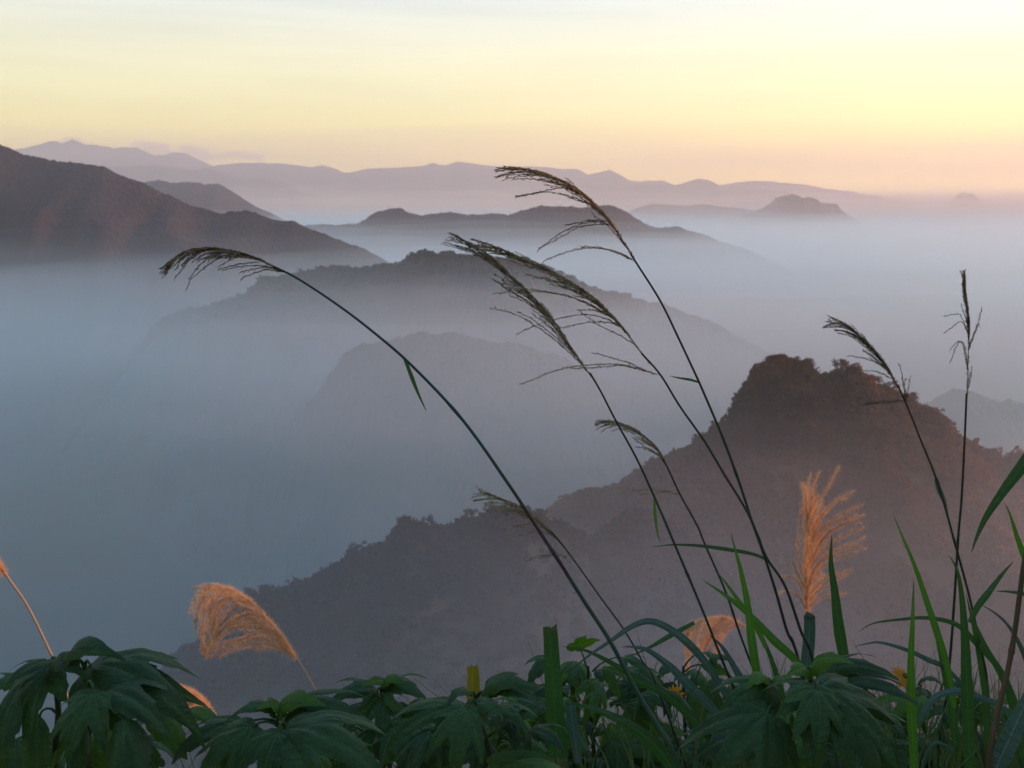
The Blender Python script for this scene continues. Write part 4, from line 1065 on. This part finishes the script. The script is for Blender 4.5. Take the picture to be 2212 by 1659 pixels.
def shrub(label, Y, stems, leaves, group='shrubs with lobed leaves along the bottom', name='shrub'):
    """stems: traced polylines from low to high; leaves: (base, tip, kind, bend, roll, options)"""
    p0 = at(stems[0][0][0], stems[0][0][1], Y)
    zg = ground_z(Y) - 0.05
    root = empty(name, (p0.x, Y, zg))
    tag(root, label, 'shrub', group)
    for q, st in enumerate(stems):
        pts = [(a, b, Y + 0.03) for a, b in st]
        P = to3d(spline(pts, 24))
        foot = np.array([[root.location.x + 0.02 * q, Y + 0.03, zg], [(root.location.x + P[0, 0]) / 2, Y + 0.03, (zg + P[0, 2]) / 2]])
        P = np.concatenate([foot, P])
        V, F = tube(P, np.linspace(0.0075, 0.0038, len(P)), 8)
        mesh_obj('stem', V, F, M_SHRUB_STEM, root, smooth=True, attr={'run': np.repeat(np.linspace(0, 1, len(P)), 8)})
    for q, lf in enumerate(leaves):
        opt = dict(lf[5]) if len(lf) > 5 else {}
        y = Y + opt.pop('y', 0.0)
        leaf(root, lf[0], lf[1], y, lf[2], lf[3], lf[4], seed=q, **opt)
    return root

def flower(parent, px, py, Y, R_px, tilt, seed):
    """a yellow daisy-like flower head: drooping petals round a brown centre"""
    rs = np.random.RandomState(seed)
    c = np.array(at(px, py, Y)); R = R_px * Y / F_PX
    ax = np.array(tilt, float); ax /= np.linalg.norm(ax)
    u = np.cross(ax, [0.1, 0.2, 1.0]); u /= np.linalg.norm(u); w = np.cross(ax, u)
    V = []; F = []
    for k in range(11):
        a = k * 2 * math.pi / 11 + rs.rand() * 0.25
        d = u * math.cos(a) + w * math.sin(a); sd = np.cross(ax, d)
        L = R * (0.9 + 0.25 * rs.rand()); droop = 0.25 + 0.5 * rs.rand()
        for q in range(8):
            t = q / 7
            wd = R * 0.22 * math.sin(math.pi * min(1, 0.12 + 0.86 * t)) ** 0.7
            p = c + d * (R * 0.22 + L * t) - ax * droop * L * t * t
            V += [tuple(p - sd * wd), tuple(p + ax * wd * 0.25), tuple(p + sd * wd)]
        b = k * 24
        for q in range(7):
            for e in range(2):
                F.append((b + q * 3 + e, b + q * 3 + e + 1, b + q * 3 + e + 4, b + q * 3 + e + 3))
    fl = mesh_obj('flower', V, F, M_PETAL, parent, smooth=True)
    n, m = 6, 14
    DV = [tuple(c + ax * R * 0.24)]
    for q in range(1, n):
        e = q / (n - 1) * math.pi / 2
        for k in range(m):
            a = k * 2 * math.pi / m
            DV.append(tuple(c + (u * math.cos(a) + w * math.sin(a)) * R * 0.30 * math.sin(e) * (1 + 0.06 * rs.rand()) + ax * R * 0.24 * math.cos(e)))
    DF = [(0, 1 + k, 1 + (k + 1) % m) for k in range(m)]
    for q in range(n - 2):
        for k in range(m):
            a = 1 + q * m
            DF.append((a + k, a + m + k, a + m + (k + 1) % m, a + (k + 1) % m))
    mesh_obj('flower_centre', DV, DF, M_DISC, fl, smooth=True)

def loose_leaves(cx, cy, wx, wy, n, seed, size, back=0.0):
    rs = np.random.RandomState(seed)
    out = []
    for k in range(n):
        a = rs.rand() * 2 - 1
        bx = cx + a * wx * 0.62; by = cy - wy * 0.5 * (1 - a * a) + wy * rs.rand()
        dx = (a * 0.8 + (rs.rand() - 0.5) * 0.9) * size; dy = size * (0.10 + 0.9 * rs.rand())
        kind = int(rs.choice([1, 3, 3, 5]))
        out.append(((bx, by), (bx + dx, by + dy), kind, 1.0 + 0.9 * rs.rand(), (rs.rand() - 0.5) * 0.9, {'y': back + (rs.rand() - 0.4) * (0.28 if not back else 0.16), 'stalk': (cx + a * wx * 0.35, cy + wy * 0.3 + 0.4 * (by - cy)), 'mat': M_LEAF_LIGHT if rs.rand() < 0.3 else M_LEAF}))
    return out
LT = {'mat': M_LEAF_LIGHT}
def o_(**k): return k
shrub('biggest lobed-leaf shrub in the bottom left corner, its top bent over against the mist', 1.32,
    [[(205, 1760), (190, 1640), (192, 1560), (186, 1490), (182, 1440)], [(120, 1760), (118, 1640), (126, 1540), (118, 1470), (113, 1436)]],
    [((160, 1436), (263, 1417), 1, 2.2, 0.2, o_(stalk=(182, 1440))),
     ((196, 1442), (414, 1566), 5, 1.7, 0.25, o_(stalk=(184, 1440), wide=0.85)),
     ((240, 1448), (408, 1500), 3, 1.9, -0.1, o_(y=0.05, stalk=(186, 1446), wide=0.7)),
     ((113, 1432), (14, 1482), 3, 1.5, -0.2, o_(stalk=(116, 1440))),
     ((110, 1440), (-6, 1606), 5, 1.3, -0.3, o_(stalk=(116, 1446), wide=0.85)),
     ((122, 1428), (178, 1450), 1, 1.6, 0.1, o_(stalk=(115, 1440))),
     ((205, 1498), (150, 1640), 5, 1.2, 0.0, o_(y=-0.10, stalk=(190, 1480))),
     ((216, 1498), (340, 1560), 3, 1.5, 0.3, o_(y=-0.06, stalk=(190, 1490))),
     ((268, 1552), (276, 1700), 1, 0.7, 0.0, o_(y=-0.12, wide=1.5, stalk=(194, 1540))),
     ((318, 1515), (392, 1640), 1, 0.9, 0.5, o_(mat=M_LEAF_LIGHT, y=0.06, wide=1.2, stalk=(200, 1520))),
     ((40, 1486), (6, 1690), 1, 1.0, -0.4, o_(y=-0.05, wide=1.0, stalk=(110, 1470))),
     ((82, 1548), (86, 1700), 1, 0.8, 0.2, o_(y=0.03, wide=1.1, stalk=(122, 1540))),
     ((152, 1556), (112, 1660), 1, 0.8, -0.3, o_(mat=M_LEAF_LIGHT, y=0.07, wide=1.2, stalk=(190, 1545))),
     ((172, 1560), (166, 1700), 1, 0.9, 0.4, o_(y=-0.02, wide=0.9, stalk=(190, 1550))),
     ((395, 1545), (462, 1560), 1, 1.2, 0.4, o_(mat=M_LEAF_LIGHT, y=0.10, wide=1.2, stalk=(330, 1540))),
     ((60, 1470), (-40, 1500), 3, 1.4, 0.0, o_(y=0.08, stalk=(112, 1460))),
     ((230, 1560), (200, 1700), 1, 0.8, 0.1, o_(y=0.10, mat=M_LEAF_LIGHT, wide=1.3, stalk=(192, 1560))),
     ((30, 1600), (40, 1730), 1, 0.8, 0.3, o_(y=0.08, wide=1.2, stalk=(120, 1600)))] + loose_leaves(190, 1590, 200, 60, 14, 31, 80, 0.16))
shrub('lobed-leaf shrub left of the middle with a small curled leaf at its tip', 1.36,
    [[(650, 1780), (640, 1680), (625, 1610), (611, 1535)]],
    [((612, 1552), (694, 1518), 1, 2.0, 0.3, o_(mat=M_LEAF_LIGHT, stalk=(612, 1538), wide=1.1)),
     ((620, 1550), (804, 1570), 3, 2.0, 0.1, o_(stalk=(612, 1545), wide=0.75)),
     ((602, 1546), (570, 1520), 1, 1.4, 0.5, o_(mat=M_LEAF_LIGHT, wide=1.2, stalk=(611, 1540))),
     ((590, 1550), (520, 1535), 1, 1.8, -0.2, o_(stalk=(610, 1550))),
     ((530, 1566), (372, 1652), 3, 1.7, -0.3, o_(stalk=(608, 1566), wide=0.9)),
     ((545, 1570), (420, 1700), 5, 1.2, -0.2, o_(y=-0.06, stalk=(608, 1575), wide=0.8)),
     ((610, 1578), (812, 1672), 5, 1.5, 0.3, o_(y=-0.10, stalk=(614, 1560))),
     ((600, 1582), (560, 1720), 5, 1.2, 0.0, o_(y=-0.12, stalk=(616, 1570))),
     ((668, 1610), (712, 1690), 1, 0.9, 0.3, o_(mat=M_LEAF_LIGHT, y=0.06, wide=1.1, stalk=(626, 1600))),
     ((500, 1600), (492, 1730), 1, 0.8, -0.3, o_(y=-0.02, wide=1.2, stalk=(600, 1590))),
     ((640, 1620), (640, 1740), 3, 0.8, 0.0, o_(y=-0.04, stalk=(630, 1610))),
     ((740, 1600), (770, 1700), 1, 0.9, 0.2, o_(y=0.04, wide=1.2, stalk=(640, 1610)))] + loose_leaves(600, 1590, 190, 60, 16, 32, 80, 0.16))
shrub('low lobed-leaf shrub in the gap between the two dark clusters, just behind them', 1.62,
    [[(850, 1760), (840, 1640), (830, 1560), (824, 1500)]],
    [((816, 1494), (712, 1522), 3, 1.8, -0.1, o_(stalk=(824, 1500))),
     ((832, 1490), (922, 1510), 3, 1.9, 0.2, o_(stalk=(824, 1500))),
     ((838, 1488), (790, 1478), 1, 1.6, 0.0, o_(mat=M_LEAF_LIGHT, stalk=(826, 1498))),
     ((830, 1484), (872, 1478), 1, 1.7, 0.1, o_(mat=M_LEAF_LIGHT, stalk=(826, 1498))),
     ((828, 1515), (830, 1610), 3, 1.0, 0.0, o_(stalk=(827, 1510), y=-0.04)),
     ((858, 1518), (902, 1572), 1, 1.1, 0.3, o_(mat=M_LEAF_LIGHT, stalk=(828, 1520))),
     ((800, 1520), (744, 1580), 3, 1.3, -0.2, o_(stalk=(828, 1520))),
     ((880, 1530), (945, 1540), 1, 1.6, 0.2, o_(stalk=(830, 1525))),
     ((850, 1570), (880, 1680), 5, 1.0, 0.1, o_(stalk=(832, 1560), y=-0.08)),
     ((800, 1580), (770, 1690), 3, 1.0, -0.1, o_(stalk=(832, 1570), y=-0.05)),
     ((900, 1590), (950, 1700), 3, 1.0, 0.2, o_(stalk=(836, 1590), y=-0.02)),
     ((760, 1545), (735, 1620), 1, 1.0, -0.2, o_(mat=M_LEAF_LIGHT, stalk=(828, 1540), y=0.04))] + loose_leaves(840, 1560, 170, 70, 18, 33, 70, 0.1))
shrub('lobed-leaf shrub in front of the yellowish cut stub with a large hand-shaped leaf', 1.38,
    [[(1080, 1780), (1072, 1690), (1050, 1600), (1032, 1550), (1026, 1508)]],
    [((1048, 1504), (1134, 1480), 1, 1.9, 0.2, o_(stalk=(1028, 1512), wide=1.0)),
     ((1056, 1500), (1150, 1510), 1, 1.7, 0.3, o_(stalk=(1028, 1514), wide=0.9)),
     ((1016, 1502), (968, 1522), 1, 1.9, -0.3, o_(stalk=(1027, 1512), wide=1.1)),
     ((1004, 1530), (846, 1604), 5, 1.5, -0.2, o_(stalk=(1028, 1520), wide=0.8)),
     ((1008, 1532), (976, 1668), 5, 1.2, 0.0, o_(y=-0.08, stalk=(1029, 1524))),
     ((1016, 1528), (1092, 1548), 3, 1.5, 0.2, o_(y=-0.04, stalk=(1028, 1520))),
     ((1072, 1525), (1132, 1568), 5, 1.2, 0.3, o_(y=0.03, stalk=(1032, 1535))),
     ((1100, 1552), (1118, 1612), 3, 1.0, 0.2, o_(y=0.03, stalk=(1036, 1550))),
     ((1056, 1640), (1205, 1650), 1, 1.1, 0.9, o_(mat=M_LEAF_LIGHT, wide=1.4, y=-0.02, stalk=(1070, 1690))),
     ((1100, 1655), (1230, 1680), 1, 1.1, 0.9, o_(mat=M_LEAF_LIGHT, wide=1.5, y=-0.10, stalk=(1072, 1700))),
     ((1140, 1580), (1212, 1608), 3, 1.2, 0.3, o_(y=0.0, stalk=(1048, 1595))),
     ((930, 1580), (884, 1690), 3, 1.1, -0.2, o_(y=-0.06, stalk=(1036, 1560))),
     ((960, 1600), (985, 1720), 1, 0.9, 0.0, o_(y=-0.02, wide=1.3, stalk=(1044, 1590))),
     ((1040, 1600), (1030, 1710), 3, 0.9, 0.0, o_(y=0.06, stalk=(1050, 1600)))] + loose_leaves(1030, 1580, 190, 70, 18, 34, 75, 0.16))

sB = shrub('tangled lobed-leaf shrub behind the broad cut-off leaf in the middle', 2.0,
    [[(1290, 1780), (1285, 1650), (1275, 1530), (1270, 1440)], [(1200, 1780), (1205, 1640), (1200, 1520), (1195, 1450)]],
    loose_leaves(1275, 1470, 230, 100, 30, 3, 95) + loose_leaves(1290, 1590, 250, 90, 26, 4, 110) + loose_leaves(1260, 1620, 260, 60, 26, 41, 95, -0.12) +
    [((1250, 1402), (1262, 1376), 3, 1.0, 0.4, o_(stalk=(1266, 1440), mat=M_LEAF_LIGHT)), ((1190, 1420), (1140, 1480), 3, 1.5, -0.2, o_(stalk=(1200, 1440))), ((1345, 1420), (1395, 1450), 3, 1.5, 0.2, o_(stalk=(1280, 1450)))])
sC = shrub('lobed-leaf shrub with a hidden yellow flower under the bent golden plume', 2.1,
    [[(1490, 1780), (1485, 1640), (1478, 1540), (1476, 1440)]],
    loose_leaves(1480, 1470, 160, 90, 20, 8, 85) + loose_leaves(1500, 1600, 200, 80, 20, 9, 100) + loose_leaves(1480, 1625, 220, 60, 22, 42, 95, -0.15) + [((1530, 1440), (1572, 1425), 1, 1.6, 0.2, o_(stalk=(1480, 1450))), ((1520, 1410), (1545, 1432), 3, 1.4, 0.3, o_(stalk=(1478, 1440)))])
flower(sC, 1458, 1500, 1.93, 17, (-0.5, -0.7, 0.1), 4)
shrub('big dark lobed-leaf shrub at the bottom right, left of the yellow flower', 1.34,
    [[(1800, 1790), (1790, 1690), (1775, 1580), (1764, 1500), (1742, 1452)], [(1640, 1790), (1652, 1690), (1662, 1580), (1668, 1490)]],
    [((1752, 1452), (1842, 1432), 1, 1.9, 0.1, o_(stalk=(1744, 1456), mat=M_LEAF_LIGHT, wide=1.1)),
     ((1770, 1455), (1936, 1462), 3, 1.7, 0.2, o_(y=0.04, stalk=(1746, 1462), wide=0.75)),
     ((1738, 1454), (1700, 1462), 1, 1.6, 0.0, o_(stalk=(1744, 1458), mat=M_LEAF_LIGHT)),
     ((1786, 1484), (1986, 1526), 5, 1.5, 0.3, o_(stalk=(1760, 1484), wide=0.75)),
     ((1768, 1488), (1938, 1652), 5, 1.2, 0.2, o_(y=-0.10, stalk=(1762, 1486))),
     ((1766, 1490), (1774, 1640), 5, 1.1, 0.0, o_(y=-0.12, stalk=(1762, 1490), wide=0.85)),
     ((1762, 1484), (1676, 1548), 3, 1.5, -0.2, o_(y=-0.06, stalk=(1761, 1482))),
     ((1668, 1478), (1545, 1564), 3, 1.7, -0.2, o_(stalk=(1668, 1490), wide=0.85)),
     ((1674, 1474), (1718, 1486), 1, 1.6, 0.2, o_(stalk=(1669, 1488), mat=M_LEAF_LIGHT)),
     ((1650, 1472), (1618, 1484), 1, 1.7, -0.1, o_(stalk=(1668, 1486), mat=M_LEAF_LIGHT)),
     ((1660, 1540), (1532, 1690), 5, 1.1, -0.2, o_(y=-0.08, stalk=(1666, 1540))),
     ((1680, 1590), (1640, 1720), 3, 0.9, 0.0, o_(y=-0.06, stalk=(1664, 1590))),
     ((1730, 1600), (1690, 1710), 3, 0.9, -0.1, o_(y=0.04, stalk=(1776, 1590), mat=M_LEAF_LIGHT)),
     ((1840, 1560), (1900, 1700), 3, 1.0, 0.2, o_(y=0.05, stalk=(1772, 1560))),
     ((1900, 1540), (1960, 1600), 3, 1.2, 0.2, o_(y=0.06, stalk=(1770, 1530))),
     ((1800, 1620), (1800, 1740), 5, 0.9, 0.1, o_(y=-0.03, stalk=(1782, 1620)))] + loose_leaves(1740, 1570, 260, 80, 22, 35, 80, 0.2))
sD = shrub('small-leaved shrub bearing the yellow flower at the right', 2.0,
    [[(2010, 1780), (2005, 1640), (1990, 1550), (1958, 1480), (1957, 1462)], [(2100, 1780), (2095, 1640), (2080, 1540), (2070, 1480)]],
    loose_leaves(2050, 1510, 190, 70, 26, 12, 70) + loose_leaves(2080, 1610, 230, 80, 26, 13, 95) + loose_leaves(2070, 1620, 260, 60, 26, 43, 95, -0.12) + [((1985, 1480), (2030, 1476), 1, 1.7, 0.1, o_(stalk=(1990, 1500))), ((2040, 1475), (2080, 1492), 1, 1.7, 0.1, o_(stalk=(2030, 1500)))])
flower(sD, 1955, 1460, 1.98, 25, (0.35, -0.55, 0.75), 7)

# --- the dense low grass between the shrubs, too thick to count
def undergrowth():
    rs = np.random.RandomState(77)
    V = []; F = []; off = 0
    for k in range(1700):
        y = 1.35 + 1.6 * rs.rand()
        x = (rs.rand() * 2 - 1) * 0.62 * y if rs.rand() < 0.45 else (0.12 + 0.5 * rs.rand()) * y
        z0 = ground_z(y) + 0.0
        top = -0.47 * y - 0.05 - 0.35 * rs.rand() if x > 0.10 * y else -0.60 * y - 0.05 - 0.3 * rs.rand()
        h = max(0.15, top - z0)
        a = rs.rand() * 6.28; lean = 0.15 + 0.35 * rs.rand()
        n = 9
        t = np.linspace(0, 1, n)
        bend = lean * h * t ** 2.2
        P = np.stack([x + math.cos(a) * bend, y + math.sin(a) * bend * 0.5, z0 + h * t - 0.12 * h * t ** 4], -1)
        w = (0.004 + 0.006 * rs.rand()) * np.clip((1 - t) / 0.7, 0, 1) ** 0.8
        sd = np.array([math.cos(a + 1.5), math.sin(a + 1.5) * 0.5, 0.0]); sd /= np.linalg.norm(sd)
        up = np.cross(sd, [0, 0, 1.0])
        vv = np.stack([P - sd * w[:, None], P + up * (w * 0.4)[:, None], P + sd * w[:, None]], 1)
        V.append(vv.reshape(-1, 3)); F.append(grid_faces(n, 3, off)); off += n * 3
    o = mesh_obj('undergrowth', np.concatenate(V), np.concatenate(F), M_BL_GREEN, smooth=True)
    tag(o, 'dense low grass filling the gaps between the shrubs', 'grass', kind='stuff')
undergrowth()

def fine_grass():
    rs = np.random.RandomState(91)
    V = []; F = []; off = 0
    for k in range(650):
        right = rs.rand() < 0.7
        px = 1150 + 560 * rs.rand() if not right else 1560 + 680 * rs.rand() ** 0.8
        y = 1.5 + 0.9 * rs.rand()
        top_py = (1370 + 230 * rs.rand() if right else 1440 + 190 * rs.rand())
        tipx = px + (rs.rand() - 0.6) * 220
        b = np.array(at(px, 1760, y)); tp = np.array(at(tipx, top_py, y + 0.2 * (rs.rand() - 0.5)))
        n = 12; t = np.linspace(0, 1, n)[:, None]
        mid = (b + tp) / 2 + np.array([(b[0] - tp[0]) * 0.25, 0, 0.05])
        P = (1 - t) ** 2 * b + 2 * t * (1 - t) * mid + t ** 2 * tp
        P[:, 2] -= (0.10 * rs.rand() * t[:, 0] ** 4)
        w = (0.0010 + 0.0028 * rs.rand() ** 2) * np.clip((1 - t[:, 0]) / 0.8, 0.04, 1)
        a = rs.rand() * 1.2 - 0.6
        sd = np.array([math.cos(a), math.sin(a), 0.0])
        vv = np.stack([P - sd * w[:, None], P + np.array([0, -1.0, 0]) * (w * 0.4)[:, None], P + sd * w[:, None]], 1)
        V.append(vv.reshape(-1, 3)); F.append(grid_faces(n, 3, off)); off += n * 3
    o = mesh_obj('fine_grass', np.concatenate(V), np.concatenate(F), M_FINE, smooth=True)
    tag(o, 'tangle of thin grass blades between the shrubs on the right', 'grass', kind='stuff')
M_FINE = leafy_mat('fine grass', (0.030, 0.060, 0.020), (0.12, 0.13, 0.045), (0.10, 0.14, 0.03), 5.0, 0.6, 0.2)
fine_grass()
